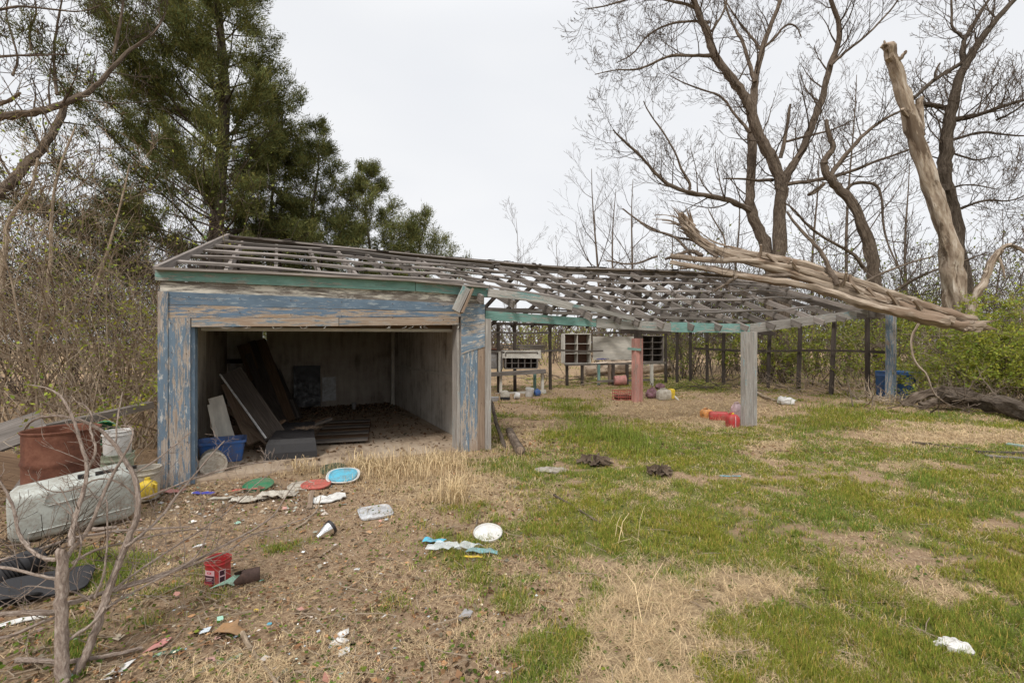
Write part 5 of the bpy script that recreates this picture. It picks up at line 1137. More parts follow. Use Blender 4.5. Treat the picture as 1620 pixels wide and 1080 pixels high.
for a in (([(1250, 436), (1200, 438), (1150, 428), (1120, 420), (1075, 425)], 12.6, 13.4, 4, 1.5), ([(1165, 438), (1140, 455), (1118, 466), (1105, 470)], 12.6, 12.4, 3, 1.2), ([(1135, 408), (1118, 395), (1100, 380), (1060, 375), (1010, 350), (985, 330)], 13.2, 14.5, 3, 1), ([(1325, 450), (1312, 425), (1300, 400), (1288, 385), (1262, 360), (1245, 335)], 12.4, 13, 4.5, 1.5),
          ([(1100, 415), (1080, 385), (1060, 370), (1030, 365), (1010, 350)], 13.4, 14, 2.5, 1), ([(1110, 405), (1095, 395), (1075, 402), (1052, 410)], 13.4, 13.6, 4, 2), ([(1350, 455), (1400, 430), (1440, 415), (1480, 405)], 12.6, 13.6, 2.5, 1), ([(1040, 405), (1000, 420), (960, 412)], 13.2, 14.0, 2, 1), ([(1140, 410), (1150, 380), (1130, 350), (1120, 330)], 13.3, 13.8, 1.8, .7)):
    limb(mb, tw, *a, side=7, slen=.7, lev=2, kids=3, minr=.005)
mb.build('broken_branches', M['bark'], lg, True); tw.build('twigs', M['twig'], lg)
mb = MB(); tw = MB()
limb(mb, tw, [(1453, 512), (1440, 535), (1444, 565), (1453, 580), (1466, 590), (1475, 620), (1488, 632), (1505, 642), (1520, 645), (1540, 655)], 11.5, 11.3, 1.9, .6, side=5, slen=.35, lev=1, kids=2, jitter=.02)
mb.build('hanging_branch', M['dead_bark'], lg, True)
# broken branch piles
def brush(name, lab, cat, px, py, w, n, mat, L=1.0, h=.3, r=.012, up=.02):
    c = Gp(px, py); mb = MB()
    for k in range(n):
        a = rnd() * 6.28; p = c + Vector((random.gauss(0, w / 2.5), random.gauss(0, w / 6), rnd() * h * .5))
        grow(mb, p, Vector((math.cos(a), math.sin(a) * .6, .25 * rnd())), L * (.5 + rnd()), r * (.5 + rnd()), 1, up, .3, 3)
    return item(name, lab, cat, mb, M[mat])
brush('brush_pile', 'heap of dry grey twigs along the foot of the end wall studs', 'brush', 1290, 622, 3.6, 60, 'twig_tan', 1.0, .5)
brush('brush_pile', 'dry pale brush at the foot of the far right post', 'brush', 1400, 641, 1.2, 34, 'twig_tan', .7, .4)
brush('brush_pile', 'tangled twigs behind the grey corner post', 'brush', 1150, 617, 3.5, 44, 'twig', .9, .5)
brush('brush_pile', 'tangled branches on the ground right of the bench hutch', 'brush', 900, 606, 2.6, 44, 'twig_tan', .9, .6, .02)
brush('brush_pile', 'dark tangle of dead branches on the fallen log at the right', 'brush', 1530, 652, 2.6, 60, 'bark', 1.1, .8, .014)
brush('brush_pile', 'dark dead branches in the lower left corner by the ribbed hose', 'brush', 10, 900, .7, 34, 'bark_dark', .6, .15, .008)
brush('brush_pile', 'dead brush lying under the hutch behind the pink post', 'brush', 985, 600, 2.4, 40, 'twig', .8, .4)
brush('brush_pile', 'heap of dead twigs and vines around the rusty drum', 'brush', 60, 790, 1.1, 40, 'twig_tan', .6, .3, .006)
for k, (pts, r, lab) in enumerate((([Gp(1490, 650, .45), Gp(1550, 652, .3), Gp(1650, 672, .2)], .17, 'thick dark log at the foot of the bushes on the right'), ([P(1428, 640, 12.2), P(1460, 622, 12), P(1500, 618, 12), P(1530, 625, 12.2)], .10, 'broken grey branch arching over the dark log'), ([P(1456, 642, 11.6), P(1490, 632, 11.7), P(1530, 640, 11.8), P(1600, 655, 12)], .08, 'lower broken branch in front of the arching one'))):
    mb = MB(); mb.tube(chaikin(pts, 3), r, 14, rough=.8); item('fallen_branch', lab, 'branch', mb, M['bark' if k else 'bark_dark'], smooth=True)
mb = MB(); mb.tube([P(925, 585, 23), P(960, 582, 23), P(1030, 580, 22.5), P(1062, 576, 22)], [.32, .34, .34, .3], 14, rough=.25); item('fallen_log', 'pale fallen tree trunk lying on the grass behind the hutches', 'log', mb, M['snag_bark'], smooth=True)

# ------------------------------------------------------------------ the grey sapling in the foreground left
sp_ = thing('bare_sapling', 'bare grey sapling with two slanting stems in the lower left foreground', 'sapling', Vector((P(108, 1080, 2.45).x, 2.45, -.02)))
mb = MB(); tw = MB(); sb = MB()
def sl(m_, pts, d0, d1, r0, r1, **k): limb(m_, tw, pts, d0, d1, r0 * .78, r1 * .78, jitter=.08, rough=.3, minr=.0012, **k)
sl(mb, [(108, 1125), (106, 1095), (104, 1070), (92, 1110), (70, 1130)], 2.33, 2.25, 8, 4)
sl(mb, [(104, 1110), (101, 1080), (99, 1020), (98, 955), (97, 917), (98.5, 868)], 2.33, 2.44, 13, 9, sides=14)
sl(mb, [(108, 1110), (116, 1080), (128, 1052), (145, 1012), (161, 966), (169, 940), (182, 904), (197, 865), (212, 831), (220, 806), (218, 767), (207, 741), (187, 710), (166, 684), (130, 664), (88, 656), (52, 662), (38, 680)], 2.35, 3.0, 9.5, 1.6, sides=12, side=19, slen=0.21, lev=1, kids=4)
sl(sb, [(102, 885), (114, 868), (132, 849), (148, 821), (161, 788), (168.5, 767), (187, 736), (205, 705), (212, 684), (207, 674), (192, 673)], 2.45, 2.9, 4.5, 1.3, side=13, slen=0.21, lev=1, kids=4)
sl(sb, [(112, 862), (114, 839), (122, 808), (130, 788), (139, 747), (135, 721), (122, 684), (114, 656), (98, 627), (78, 614), (44, 608)], 2.46, 2.9, 5.5, 1.3, side=15, slen=0.21, lev=1, kids=4)
sl(sb, [(138, 745), (153, 715), (148, 695), (141, 674), (148, 658), (135, 640), (122, 636)], 2.7, 2.9, 3, .9, side=8, slen=0.15, lev=1, kids=4)
sl(sb, [(92, 884), (65, 883), (44, 867), (30, 847), (25, 821), (21, 801), (5, 767), (-20, 740)], 2.45, 2.6, 4.5, 1.8, side=11, slen=0.21, lev=1, kids=4)
sl(sb, [(90, 915), (70, 912), (47, 906), (0, 896), (-50, 890)], 2.45, 2.4, 3.5, 2.5, side=8, slen=0.21, lev=1, kids=4)
sl(sb, [(92, 968), (75, 970), (52, 968), (0, 971), (-50, 975)], 2.44, 2.3, 6, 4.5)
sl(sb, [(90, 975), (52, 989), (21, 1005), (-30, 1015)], 2.44, 2.35, 3.5, 2.5, side=6, slen=0.21, lev=1, kids=4)
sl(sb, [(104, 955), (143, 945), (161, 937), (207, 924), (249, 911), (298, 891), (325, 878), (369, 855), (405, 835), (435, 815), (455, 780), (470, 760)], 2.45, 3.6, 5.5, .8, side=22, slen=0.33, lev=1, kids=3)
sl(sb, [(140, 945), (180, 935), (230, 920), (262, 908), (330, 884), (361, 873), (395, 845), (440, 835), (497, 815), (505, 800)], 2.5, 3.7, 3, .7, side=19, slen=0.30, lev=1, kids=3)
sl(sb, [(197, 865), (233, 839), (259, 813), (280, 783), (311, 747), (337, 716), (355, 697)], 2.6, 3.3, 3.5, .9, side=13, slen=0.18, lev=1, kids=4)
sl(sb, [(166, 963), (194, 945), (246, 917), (311, 885), (330, 840), (335, 820)], 2.5, 3.1, 3, .8, side=11, slen=0.27, lev=1, kids=3)
sl(sb, [(176, 935), (220, 901), (272, 867), (324, 834), (363, 808), (400, 770), (430, 745)], 2.55, 3.6, 2.6, .7, side=19, slen=0.30, lev=1, kids=3)
sl(sb, [(222, 790), (249, 780), (285, 765), (319, 752), (376, 736), (420, 730), (434, 729)], 2.8, 3.4, 2.6, .8, side=6, slen=0.18, lev=1, kids=4)
sl(sb, [(183, 703), (185, 664), (194, 620)], 2.85, 2.95, 1.8, 1.2)
sl(sb, [(220, 744), (249, 726), (275, 705), (302, 683)], 2.8, 3.1, 2, .8, side=4, slen=0.12, lev=1, kids=4)
sl(sb, [(222, 800), (205, 770), (160, 752), (120, 775), (80, 780), (48, 755)], 2.8, 2.6, 2.2, .9, side=11, slen=0.18, lev=1, kids=4)
sl(sb, [(150, 945), (165, 910), (170, 860), (170, 800), (168, 790)], 2.5, 2.6, 2.5, 1, side=6, slen=0.18, lev=1, kids=4)
sl(sb, [(104, 910), (125, 885), (130, 850), (115, 810), (95, 770)], 2.44, 2.6, 2.2, .9, side=8, slen=0.18, lev=1, kids=4)
sl(sb, [(115, 890), (150, 868), (197, 858), (260, 843), (310, 835), (345, 838)], 2.5, 3.1, 3.2, .8, side=13, slen=0.30, lev=1, kids=3)
sl(sb, [(145, 950), (120, 935), (80, 930), (45, 925), (30, 932)], 2.5, 2.4, 2.2, 1, side=8, slen=0.18, lev=1, kids=4)
sl(sb, [(110, 1010), (150, 985), (165, 960)], 2.4, 2.5, 3.5, 3)
mb.build('trunk', M['sapling'], sp_, True); sb.build('branches', M['sapling'], sp_, True); tw.build('twigs', M['sapling'], sp_)
for k, (pts, r, lab) in enumerate((([Gp(28, 1050, .03), Gp(100, 1062, .05), Gp(180, 1046, .04), Gp(225, 1032, .03)], .014, 'curved grey stick behind the foot of the sapling'), ([Gp(-20, 915, .1), Gp(60, 893, .12), Gp(120, 868, .1), Gp(190, 853, .08), Gp(300, 838, .03)], .015, 'long grey stick running from the left edge below the pale tub'), ([Gp(145, 846, .05), Gp(185, 842, .05)], .022, 'short pale pipe stub under the pale tub'))):
    stick(lab, pts, r, 'sapling')

# ------------------------------------------------------------------ leaves and foliage as small faces
def faces_cloud(pts, size, per, spread, elong=1.6, flat=0.0, tint=(.7, 1.2), seed=1, tri=True, dirs=None):
    rng = np.random.default_rng(seed); pts = np.asarray([tuple(p) for p in pts]); n = len(pts) * per
    c = np.repeat(pts, per, 0) + rng.normal(0, spread, (n, 3))
    a = rng.normal(0, 1, (n, 3)); a[:, 2] *= (1 - flat); a = a if dirs is None else a * .55 + np.repeat(np.array([tuple(q) for q in dirs]), per, 0) * 1.1 + np.array([0, 0, .35]); a /= np.linalg.norm(a, axis=1)[:, None]
    b = rng.normal(0, 1, (n, 3)); b = np.cross(a, b); b /= np.linalg.norm(b, axis=1)[:, None]
    s = size * rng.uniform(.5, 1.3, (n, 1)); el = a * s * elong / 2; wd = b * s / 2
    if tri: V = np.stack([c - el - wd * .5, c - el + wd * .5, c + el], 1).reshape(-1, 3); F_ = np.arange(n * 3).reshape(n, 3); k = 3
    else: V = np.stack([c - el, c + wd, c + el, c - wd], 1).reshape(-1, 3); F_ = np.arange(n * 4).reshape(n, 4); k = 4
    cl = rng.uniform(*tint, (len(pts), 1)); t = np.repeat(cl, per, 0) * rng.uniform(.75, 1.25, (n, 1)); hue = rng.normal(0, .07, (n, 1))
    C_ = np.clip(np.concatenate([t * (1 + hue * 1.5), t, t * (1 - hue)], 1), 0, 3); return V, F_, np.repeat(C_, k, 0)
SHED_ON[0] = True
# thickets: shrubs, each with stems and leaves
def shrub(lab, px, d, h, wid, nst, leafmat, per, mat='twig_tan', group='shrubs', arch=.0, lsize=.03, lev=2, r=.012, lmin=0, seed=1, kids=5, name='shrub', lfmax=9, lfa=1.):
    b = P(px, 640, d); b.z = 0; t = thing(name, lab, 'shrub', b, group); mb = MB(); lf = []
    for k in range(nst):
        p = b + Vector((random.gauss(0, wid / 2), random.gauss(0, wid / 3), 0)); a = rv(); a.z = abs(a.z) + .9
        grow(mb, p, a, h * (.55 + .5 * rnd()), r * (.6 + .8 * rnd()), lev, .02 - arch, .22, kids, .8, lf, minr=.0028)
    mb.build('stems', M[mat], t)
    lf = [q for q in lf if lmin - .1 < q.z < lfmax and rnd() < lfa * (.2 + .8 * (noise.noise(q * .9) > .0))]
    if lf and per:
        V_, F_, C_ = faces_cloud(lf, lsize, per, .05, 1.6, seed=seed, tri=False); tris_mesh('leaves', M[leafmat], V_, [F_], C_, parent=t)
    return t
LG = 'leafing shrubs in the thicket left of the shed'; RG = 'leafing shrubs behind and right of the shed'
for k, (px, d, h, wd, n, per, lm, lab) in enumerate((
        (30, 6.6, 4.6, 1.0, 17, 1, 'leaf', 'tall tan stemmed shrub at the left edge behind the junk'), (110, 7.2, 4.6, 1.0, 18, 1, 'leaf', 'tan shrub directly behind the rusty drum'), (185, 7.4, 4.0, .9, 18, 2, 'leaf', 'shrub left of the garage with yellow green leaf tips'),
        (232, 7.6, 3.0, .6, 15, 3, 'leaf', 'leafy shrub touching the left side of the garage'), (-20, 7.6, 5.0, 1.0, 12, 1, 'leaf', 'shrub cut by the left edge of the picture'), (150, 9.5, 4.6, 1.3, 16, 1, 'leaf', 'shrub in the second row left of the garage, reaching the juniper'),
        (60, 9.5, 3.6, 1.4, 14, 2, 'leaf_dark', 'dense shrub in the second row at the far left'), (225, 10.2, 2.8, 1.2, 14, 3, 'leaf_dark', 'dark shrub behind the garage corner'), (205, 6.6, 1.2, .6, 12, 7, 'leaf', 'low bright green bush beside the blue corner board'), (260, 12.5, 3.4, 1.3, 12, 2, 'leaf', 'twiggy shrub just behind the gable end of the shed'))):
    shrub(lab, px, d, h, wd, n, lm, per, group=LG, seed=k + 1, arch=.03, lev=3 if h > 2 else 2, kids=4, lfa=.4 if h > 2 else 1., r=.015)
for k, (px, d, h, wd, n, per, lm, lab) in enumerate((
        (1085, 21, 2.9, 1.5, 17, 3, 'leaf_dark', 'shrub behind the end wall studs nearest the hutch'), (1140, 20.5, 2.8, 1.5, 19, 4, 'leaf', 'shrub behind the studs left of the grey corner post'), (1195, 19.5, 2.8, 1.5, 19, 4, 'leaf', 'shrub directly behind the grey corner post'),
        (1255, 18.8, 2.9, 1.5, 20, 4, 'leaf_dark', 'shrub seen between studs right of the grey corner post'), (1315, 17.8, 2.9, 1.4, 20, 4, 'leaf', 'shrub seen behind the leaning stud'), (1375, 17, 3.0, 1.3, 20, 4, 'leaf_dark', 'shrub behind the blue barrel'),
        (1440, 15.5, 2.8, 1.2, 19, 4, 'leaf', 'green shrub above the blue lidded bin'), (1500, 14.4, 2.8, 1.1, 19, 6, 'leaf', 'bright leafy shrub under the end of the fallen log'), (1560, 13.6, 3.1, 1.1, 19, 6, 'leaf', 'bright leafy shrub right of the end of the fallen log'), (1620, 12.8, 3.2, 1.1, 19, 6, 'leaf', 'bright leafy shrub at the right edge of the picture'),
        (1680, 12.4, 3.0, 1.1, 12, 5, 'leaf', 'leafy shrub cut by the right edge of the picture'), (1590, 17.5, 4.2, 1.8, 18, 2, 'leaf_dark', 'tall thin shrub in the second row at the right'), (1480, 19, 3.8, 1.8, 18, 2, 'leaf_dark', 'tall thin shrub behind the snag foot'))):
    shrub(lab, px, d, h, wd, n, lm, per, group=RG, seed=k + 31, lsize=.055, lev=3, kids=4, mat='twig_tan' if k % 2 else 'twig', arch=.03, lfmax=2.7 if k < 6 else 9, lfa=.6, r=.016)
shrub('small leafy shrub behind the open bay between the two hutches', 890, 22, 3.0, 1.0, 10, 'leaf', 2, group='shrubs in the open bay', seed=77, lsize=.05)
for px in (1470, 1545, 1610):
    shrub('low bright green bush spilling over the dark log, %s of three' % {1470: 'leftmost', 1545: 'middle', 1610: 'rightmost'}[px], px, 12.6 if px > 1500 else 12.9, 1.4, .8, 20, 'leaf', 6, group='low bushes over the dark log', seed=px, lsize=.045, lev=2)
# far thickets as one mass each
def mass(name, lab, cat, x0, x1, d0, d1, h, n, mat, lm, per=1, lsize=.1, lev=2, leaf_amt=.6, minr=.01, px=True):
    mb = MB(); lf = []
    for k in range(n):
        d = random.uniform(d0, d1); x = (random.uniform(x0, x1) - 810) / F * d; a = rv(); a.z = abs(a.z) + 1.4
        grow(mb, Vector((x, d, 0)), a, h * (.5 + .6 * rnd()), minr * 2.5, lev, .03, .2, 5, .7, lf, minr=minr)
    o = mb.build(name, M[mat], None, loc=(0, 0, 0)); tag(o, lab, cat, kind='stuff')
    if lf and leaf_amt:
        V_, F_, C_ = faces_cloud([q for q in lf if rnd() < leaf_amt], lsize, per, .15, 1.5, seed=n, tri=False); tris_mesh('leaves', M[lm], V_, [F_], C_, parent=o)
mass('thicket', 'grey brown thicket of bare brush behind the shed and its end wall', 'thicket', 1050, 1720, 21, 30, 5.6, 330, 'twig', 'leaf_dark', 1, .09, 2, .35, .009)
mass('thicket', 'grey brown thicket of bare brush far left behind the first shrubs', 'thicket', -160, 300, 11, 18, 5.2, 230, 'twig', 'leaf_dark', 1, .06, 2, .4, .006)
mass('distant_wood', 'low brown wood along the horizon seen through the open shed', 'wood', 500, 1800, 60, 110, 5, 460, 'twig', 'leaf_dark', 1, .4, 1, .12, .07)
mass('hedge', 'scrubby hedge line beyond the field behind the hutches', 'hedge', 730, 1100, 33, 45, 3.2, 150, 'twig', 'leaf_dark', 1, .12, 2, .12, .014)

# ------------------------------------------------------------------ junipers
def juniper(lab, px, d, ztop, rad, nb, seed, zlow=2.0, tr=.25, lean=0, lside=1., rside=1., per=26, sz=.043, thin=-.42):
    random.seed(seed); b = P(px, 640, d); b.z = 0; t = thing('juniper_tree', lab, 'tree', b, 'junipers behind the garage'); mb = MB(); tips = []; dirs = []
    tp = [b + Vector((lean * i / 12 + .12 * math.sin(i * .9 + seed), .1 * math.sin(i * 1.3), ztop * i / 12)) for i in range(13)]
    mb.tube(tp, [tr * (1 - .93 * i / 12) for i in range(13)], 10, rough=.4)
    for k in range(nb):
        f = (k + rnd()) / nb; z = lerp(zlow, ztop * .985, f ** 1.05); i = min(11, int(z / ztop * 12)); p = tp[i].lerp(tp[i + 1], z / ztop * 12 - i)
        az_ = rnd() * 6.283; g = (z - zlow * .5) / (ztop - zlow * .5)
        prof = (1 - g) ** .75 * (.75 + .25 * math.sin(min(1, g * 3) * 1.57)); L = rad * (prof * (.65 + .5 * rnd()) + .05)
        c = math.cos(az_); L *= (rside if c > 0 else lside) ** abs(c)
        dr_ = Vector((math.cos(az_), math.sin(az_), .12 + .55 * g)).normalized(); n = max(4, int(L / .3)); q = p.copy(); pts = [q.copy()]; dd = dr_.copy()
        for j in range(n): dd = (dd + rv() * .13 + Vector((0, 0, .035))).normalized(); q = q + dd * L / n; pts.append(q.copy())
        mb.tube(pts, [max(.006, tr * .17 * (1 - .9 * j / n) * (1 - .6 * g)) for j in range(n + 1)], 4, cap=False)
        for j in range(1, n + 1):
            w_ = j / n
            if w_ < .25: continue
            for s_ in range(3 if w_ > .4 else 1):
                a = rv(); sl_ = (.25 + .55 * rnd()) * min(1, L / 2) * (1.2 - w_ * .5) + .12; e_ = (dd * .6 + a * .8 + Vector((0, 0, .25))).normalized()
                m_ = max(2, int(sl_ / .11))
                if s_ == 0: mb.tube([pts[j], pts[j] + e_ * sl_], [.008, .004], 3, cap=False)
                for u_ in range(1, m_ + 1): tips.append(pts[j] + e_ * sl_ * u_ / m_); dirs.append(e_)
    mb.build('trunk', M['bark_dark'], t, True)
    keep = [i for i, q in enumerate(tips) if noise.noise(q * .8) + .5 * noise.noise(q * 2.1) > thin]; tips = [tips[i] for i in keep]; dirs = [dirs[i] for i in keep]
    V_, F_, C_ = faces_cloud(tips, sz, per, .085, 2.8, seed=seed, tint=(.5, 1.5), dirs=dirs); tris_mesh('crown', M['juniper'], V_, [F_], C_, parent=t)
    return len(tips)
juniper('huge dark juniper towering behind the left end of the shed', 348, 14.5, 19.5, 5.0, 190, 3, 3.0, .27, lside=1.2, rside=.66, per=34, thin=-.24)
juniper('second juniper with a pointed top behind the garage roof', 498, 17, 9.9, 3.1, 80, 5, .6, .15, per=36)
juniper('third juniper, lower and bushy, right of the pointed one', 582, 17.5, 8.5, 3.2, 74, 8, .5, .13, per=36)
juniper('lowest juniper at the right end of the row, its tip just above the ridge', 652, 18.5, 7.0, 3.2, 62, 9, .4, .11, lean=.5, per=27)
juniper('fourth juniper filling the gap between the huge one and the pointed one', 430, 16, 10.0, 2.4, 64, 12, 1.5, .14, per=36)
random.seed(99)

# ------------------------------------------------------------------ grass, straw, leaf litter and scraps
def in_slab(x, y):
    v = Vector((x, y, 0)) - A; t = v.dot(U); s = v.dot(NN); return -.02 < t < 4.3 and .0 < s < 6.3
rng = np.random.default_rng(11)
def blades(name, lab, n, mode, mat):
    pos = []; tot = 0
    while tot < n:
        m_ = 200000; dd = np.exp(rng.uniform(math.log(1.9), math.log(24), m_)); xx = rng.uniform(-1.32, 1.32, m_) * dd
        g, s = ginfo(xx, dd); w_ = g * (.2 + 1.1 * g) if mode == 'green' else s * .85 + .035
        cl = .55 + .9 * vn(xx * 7, dd * 7, 31 if mode == 'green' else 37) + .5 * vn(xx * 17, dd * 17, 41)
        vx = xx - A.x; vy = dd - A.y; t = vx * U.x + vy * U.y; s_ = vx * NN.x + vy * NN.y
        ok = (rng.uniform(0, 1, m_) < w_ * np.clip(cl, .06, 2)) & ~((t > -.02) & (t < 4.3) & (s_ > 0) & (s_ < 6.3))
        pos.append(np.stack([xx, dd, 0 * xx, g, s], 1)[ok]); tot += int(ok.sum())
    pos = np.concatenate(pos)[:n]; pos[:, 2] = [gz(a, b_) for a, b_ in pos[:, :2]]
    p = np.array(pos); n = len(p); d = p[:, 1]; k = np.clip(d / 3, 1, 6) ** .75
    rz_ = rng.uniform(0, 2 * np.pi, n)
    if mode == 'green':
        L = rng.uniform(.016, .048, n) * (1 + .5 * p[:, 3]); tilt = rng.uniform(.15, 1.1, n); w_ = .0017 * k
        def blob(cx, cy, r): return np.exp(-(((p[:, 0] / d * F + 810 - cx) / r) ** 2 + ((540 + H / d * F - cy) / (r * .3)) ** 2))
        L *= 1 + .7 * blob(955, 685, 90) + .7 * blob(900, 645, 70) + .8 * blob(170, 890, 50) + .8 * blob(1450, 772, 60) + .9 * blob(1320, 660, 90)
        L *= np.clip(d / 6, 1, 1.15)
    else:
        L = rng.uniform(.02, .10, n) * (.6 + .7 * p[:, 4]); tilt = rng.uniform(1.0, 1.54, n); w_ = .0013 * k * rng.uniform(.6, 1.3, n)
        px = p[:, 0] / d * F + 810; py = 540 + H / d * F
        tall = np.exp(-(((px - 640) / 150) ** 2 + ((py - 742) / 30) ** 2)) + .8 * np.exp(-(((px - 705) / 45) ** 2 + ((py - 785) / 22) ** 2))
        up_ = rng.uniform(0, 1, n) < tall * .6; tilt[up_] = rng.uniform(.1, .9, up_.sum()); L[up_] *= rng.uniform(1.2, 2.6, up_.sum())
        L *= np.clip(d / 6, 1, 1.6)
    dx = np.cos(rz_); dy = np.sin(rz_); hx = np.sin(tilt) * L; hz = np.cos(tilt) * L
    base = p[:, :3] + np.array([0, 0, 0.0]); base[:, 2] += rng.uniform(0, .012, n) * (mode != 'green')
    sx = -dy * w_ / 1; sy = dx * w_ / 1
    def pt(f, fz, wk): 
        q = base.copy(); q[:, 0] += dx * hx * f + sx * wk; q[:, 1] += dy * hx * f + sy * wk; q[:, 2] += hz * fz + .004; return q
    V_ = np.stack([pt(0, 0, -1), pt(0, 0, 1), pt(.42, .62, .8), pt(.42, .62, -.8), pt(1, 1 if mode == 'green' else .95, 0)], 1).reshape(-1, 3)
    i0 = np.arange(n) * 5; Fq = np.stack([i0, i0 + 1, i0 + 2, i0 + 3], 1); Ft = np.stack([i0 + 3, i0 + 2, i0 + 4], 1)
    t_ = rng.uniform(.6, 1.35, n)
    if mode == 'green':
        yel = vn(p[:, 0] * 1.2, p[:, 1] * 1.2, 51) * .6; dry = (rng.uniform(0, 1, n) < .17)
        far = np.clip(yel * .7 + .05, -.2, .35)
        C_ = np.stack([t_ * (1 + far * .55), t_ * (1 + far * .12), t_ * (1 - far * .25)], 1); C_[dry] = np.stack([t_ * 2.3, t_ * 1.35, t_ * 2.2], 1)[dry]
    else:
        gr = rng.uniform(0, 1, (n, 1)); C_ = t_[:, None] * ((1 - gr) * np.array([1, 1, 1]) + gr * np.array([.66, .62, .66]))
    o = tris_mesh(name, M[mat], V_, [Fq, Ft], np.repeat(C_, 5, 0)); tag(o, lab, 'grass', kind='stuff'); print(name, n)
blades('green_grass', 'short patchy green spring grass on the lawn and in tufts through the dirt', 330000, 'green', 'grass')
blades('dry_straw', 'dead straw coloured grass lying over the dirt and standing before the garage', 240000, 'straw', 'straw')
def clump(cx, cy, n, L, spread, mode, seed):
    r_ = np.random.default_rng(seed); c = Gp(cx, cy); V_ = []; C_ = []; Fq = []; Ft = []
    for i in range(n):
        a = r_.uniform(0, 6.283); b0 = Vector((c.x + r_.normal(0, spread), c.y + r_.normal(0, spread), c.z)); l = L * r_.uniform(.5, 1.2); t_ = r_.uniform(.2, 1.1)
        d_ = Vector((math.cos(a), math.sin(a), 0)); s_ = Vector((-d_.y, d_.x, 0)) * .0028 * min(1.7, max(1, c.y / 4)); pts = [b0, b0 + d_ * l * .3 * math.sin(t_) + Vector((0, 0, l * .5 * math.cos(t_ * .6))), b0 + d_ * l * .7 * math.sin(t_) + Vector((0, 0, l * .75 * math.cos(t_))), b0 + d_ * l * math.sin(t_) + Vector((0, 0, l * .72 * math.cos(t_) * r_.uniform(.4, 1.1)))]
        o = len(V_)
        for q, w_ in zip(pts[:3], (1, .9, .7)): V_ += [tuple(q - s_ * w_), tuple(q + s_ * w_)]
        V_.append(tuple(pts[3])); Fq += [[o, o + 1, o + 3, o + 2], [o + 2, o + 3, o + 5, o + 4]]; Ft.append([o + 4, o + 5, o + 6]); C_ += [[r_.uniform(.7, 1.2)] * 3] * 7
    return V_, Fq, Ft, C_
def clumps(name, lab, lst, mat, group):
    for k, (cx, cy, n, L, sp__, lb) in enumerate(lst):
        V_, Fq, Ft, C_ = clump(cx, cy, n, L, sp__, name, k + 5); o = tris_mesh(name, M[mat], np.array(V_), [np.array(Fq), np.array(Ft)], np.array(C_)); tag(o, lb, 'grass clump', group)
clumps('grass_clump', '', [(930, 680, 260, .34, .35, 'tall dark green grass clump in the middle of the open bay'), (975, 695, 260, .34, .3, 'tall green grass clump nearest the viewer in the open bay'), (895, 648, 200, .34, .3, 'far green grass clump behind the others in the open bay'), (1010, 715, 200, .26, .3, 'low wide green clump at the edge of the lawn'), (1330, 652, 200, .3, .6, 'green clump along the brush right of the grey corner post')], 'grass', 'green grass clumps')
clumps('straw_clump', '', [(722, 795, 110, .42, .06, 'fountain of pale dry grass in front of the right garage column'), (640, 748, 170, .3, .25, 'dry grass standing across the garage threshold'), (585, 738, 130, .26, .2, 'dry tuft at the left of the garage threshold'), (700, 740, 170, .3, .2, 'dry tuft at the foot of the right garage column'), (478, 745, 60, .26, .08, 'small dry tuft below the black liner'), (1405, 640, 60, .5, .25, 'dry stalks by the far right post')], 'straw', 'dry grass clumps')
clumps('straw_stalks', '', [(1016, 990, 5, .5, .05, 'a few pale bent stalks at the bottom centre'), (985, 860, 7, .4, .06, 'arched pale stalks in the grass right of the round lid'), (1400, 610, 30, .8, .3, 'tall dry stalks beside the far post')], 'straw', 'dry stalks')
def bits(name, lab, cat, n, mat, size, xr, yr, dens, tints, flat=.7, lift=.01):
    pts = []
    while len(pts) < n:
        px = random.uniform(*xr); py = random.uniform(*yr); p = G(px, py)
        if in_slab(p.x, p.y) or rnd() > dens(px, py): continue
        pts.append((p.x, p.y, gz(p.x, p.y) + lift))
    V_, F_, C_ = faces_cloud(pts, size, 1, .004, 1.3, flat, (.5, 1.1), 21, False)
    r_ = np.random.default_rng(5); tn = np.array(tints)[r_.integers(0, len(tints), len(pts))]; C_ = C_ * np.repeat(tn, 4, 0)
    V_[:, 2] = np.maximum(V_[:, 2], .003); o = tris_mesh(name, M[mat], V_, [F_], C_); tag(o, lab, cat, kind='stuff')
bits('dead_leaves', 'brown dead leaves scattered over the dirt', 'leaves', 5500, 'deadleaf', .032, (-100, 900), (640, 1090), lambda x, y: .35 + .65 * math.exp(-((y - 800) / 120) ** 2), [(1, 1, 1), (.6, .55, .5), (1.5, 1.4, 1.2), (.8, .9, .9)], .8, .008)
bits('litter_scraps', 'tiny pale scraps of paper and plastic scattered in the dirt', 'litter', 650, 'chips', .017, (150, 900), (740, 1085), lambda x, y: .15 + .85 * math.exp(-((y - 800) / 60) ** 2) * (x < 620), [(1, 1, 1), (.9, .85, .7), (.6, .6, .62)], .8, .01)
bits('litter_pieces', 'larger torn bits of faded plastic and paper lying in the dirt', 'litter', 110, 'chips', .05, (0, 620), (740, 1085), lambda x, y: .3 + .7 * math.exp(-((y - 790) / 40) ** 2), [(1, 1, 1), (.7, .62, .5), (.45, .75, .62), (.8, .45, .4), (.5, .35, .22), (.6, .62, .66)], .8, .012)
bits('rubble', 'broken scraps and flakes in the strip before the garage', 'litter', 650, 'chips', .03, (250, 520), (765, 815), lambda x, y: 1, [(.8, .75, .68), (.5, .4, .3), (.35, .22, .15), (.28, .19, .12)], .6, .015)
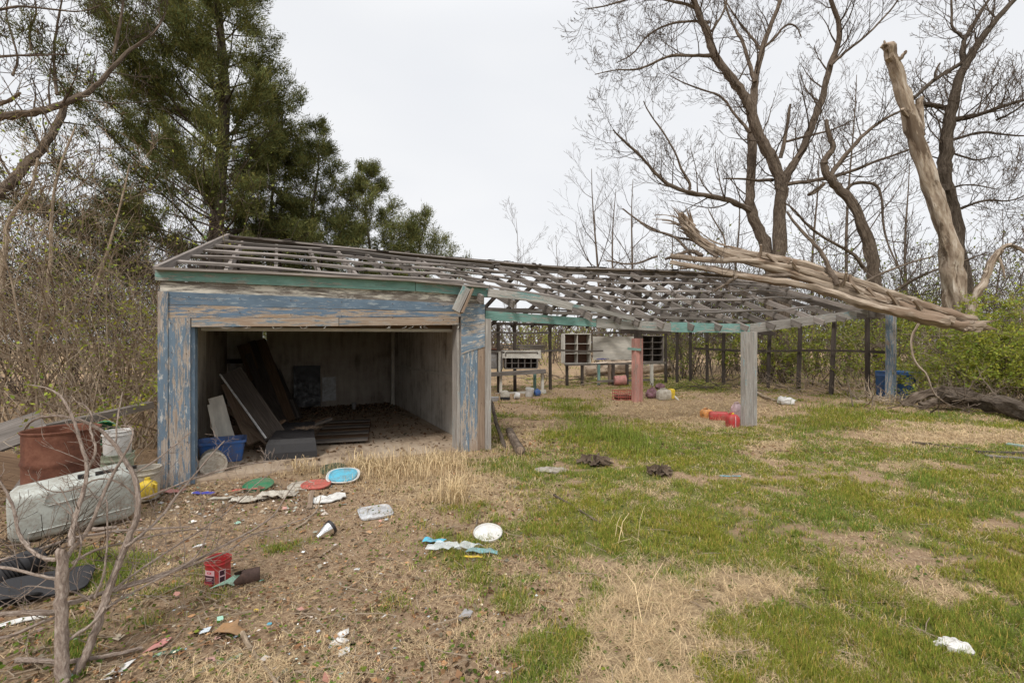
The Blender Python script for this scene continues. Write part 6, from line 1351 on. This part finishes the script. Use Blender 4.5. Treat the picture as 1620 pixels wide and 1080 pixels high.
bits('dead_leaves', 'brown dead leaves drifted under the shed roof', 'leaves', 5000, 'deadleaf', .05, (770, 1420), (605, 720), lambda x, y: .7, [(1, 1, 1), (.6, .55, .5), (1.3, 1.2, 1.1)], .8, .008)
# fallen twiglets over the yard
mb = MB(); k = 0
while k < 900:
    px = random.uniform(-60, 1500); py = random.uniform(630, 1085)
    if rnd() > (1 if px < 620 else .35): continue
    p = G(px, py); 
    if in_slab(p.x, p.y): continue
    k += 1; a_ = rnd() * 6.28; l_ = random.uniform(.05, .28); q = Vector((p.x, p.y, gz(p.x, p.y) + .012)); dd = Vector((math.cos(a_), math.sin(a_), 0)); r_ = random.uniform(.0012, .0035) * max(1, p.y / 5)
    mb.tube([q - dd * l_ / 2, q + Vector((random.uniform(-.02, .02), random.uniform(-.02, .02), random.uniform(0, .02))), q + dd * l_ / 2 + Vector((0, 0, random.uniform(0, .03)))], r_, 4, cap=False)
tag(mb.build('fallen_twigs', M['twig_tan'], None, loc=(0, 0, 0)), 'small broken twigs scattered over the dirt and lawn', 'twigs', kind='stuff')
bits('weeds', 'little broad leaved weeds among the grass', 'weeds', 5000, 'grass', .022, (0, 1700), (650, 1090), lambda x, y: .25 + .75 * (noise.noise(Vector((x * .03, y * .06, 4))) > .1), [(.6, .75, .8), (.9, .95, .9), (.5, .6, .6)], .5, .02)
bits('mud_flecks', 'dark crumbs of soil and bark on the bare ground', 'soil', 3200, 'deadleaf', .018, (-60, 900), (680, 1090), lambda x, y: .7, [(.35, .3, .28), (.5, .42, .38), (.8, .7, .6)], .5, .006)
# leaves inside the garage along the back
pts = []
for k in range(2600):
    t = random.uniform(.3, 4.0); s = 6.0 - abs(random.gauss(0, .9)) if rnd() < .6 else random.uniform(.2, 6); p = B(t, max(.1, s), .055); pts.append(p)
V_, F_, C_ = faces_cloud(pts, .05, 1, .01, 1.3, .7, (.3, .8), 3, False); V_[:, 2] = np.maximum(V_[:, 2], .047); o = tris_mesh('dead_leaves', M['deadleaf'], V_, [F_], C_); tag(o, 'dark leaf litter blown over the garage floor', 'leaves', kind='stuff')
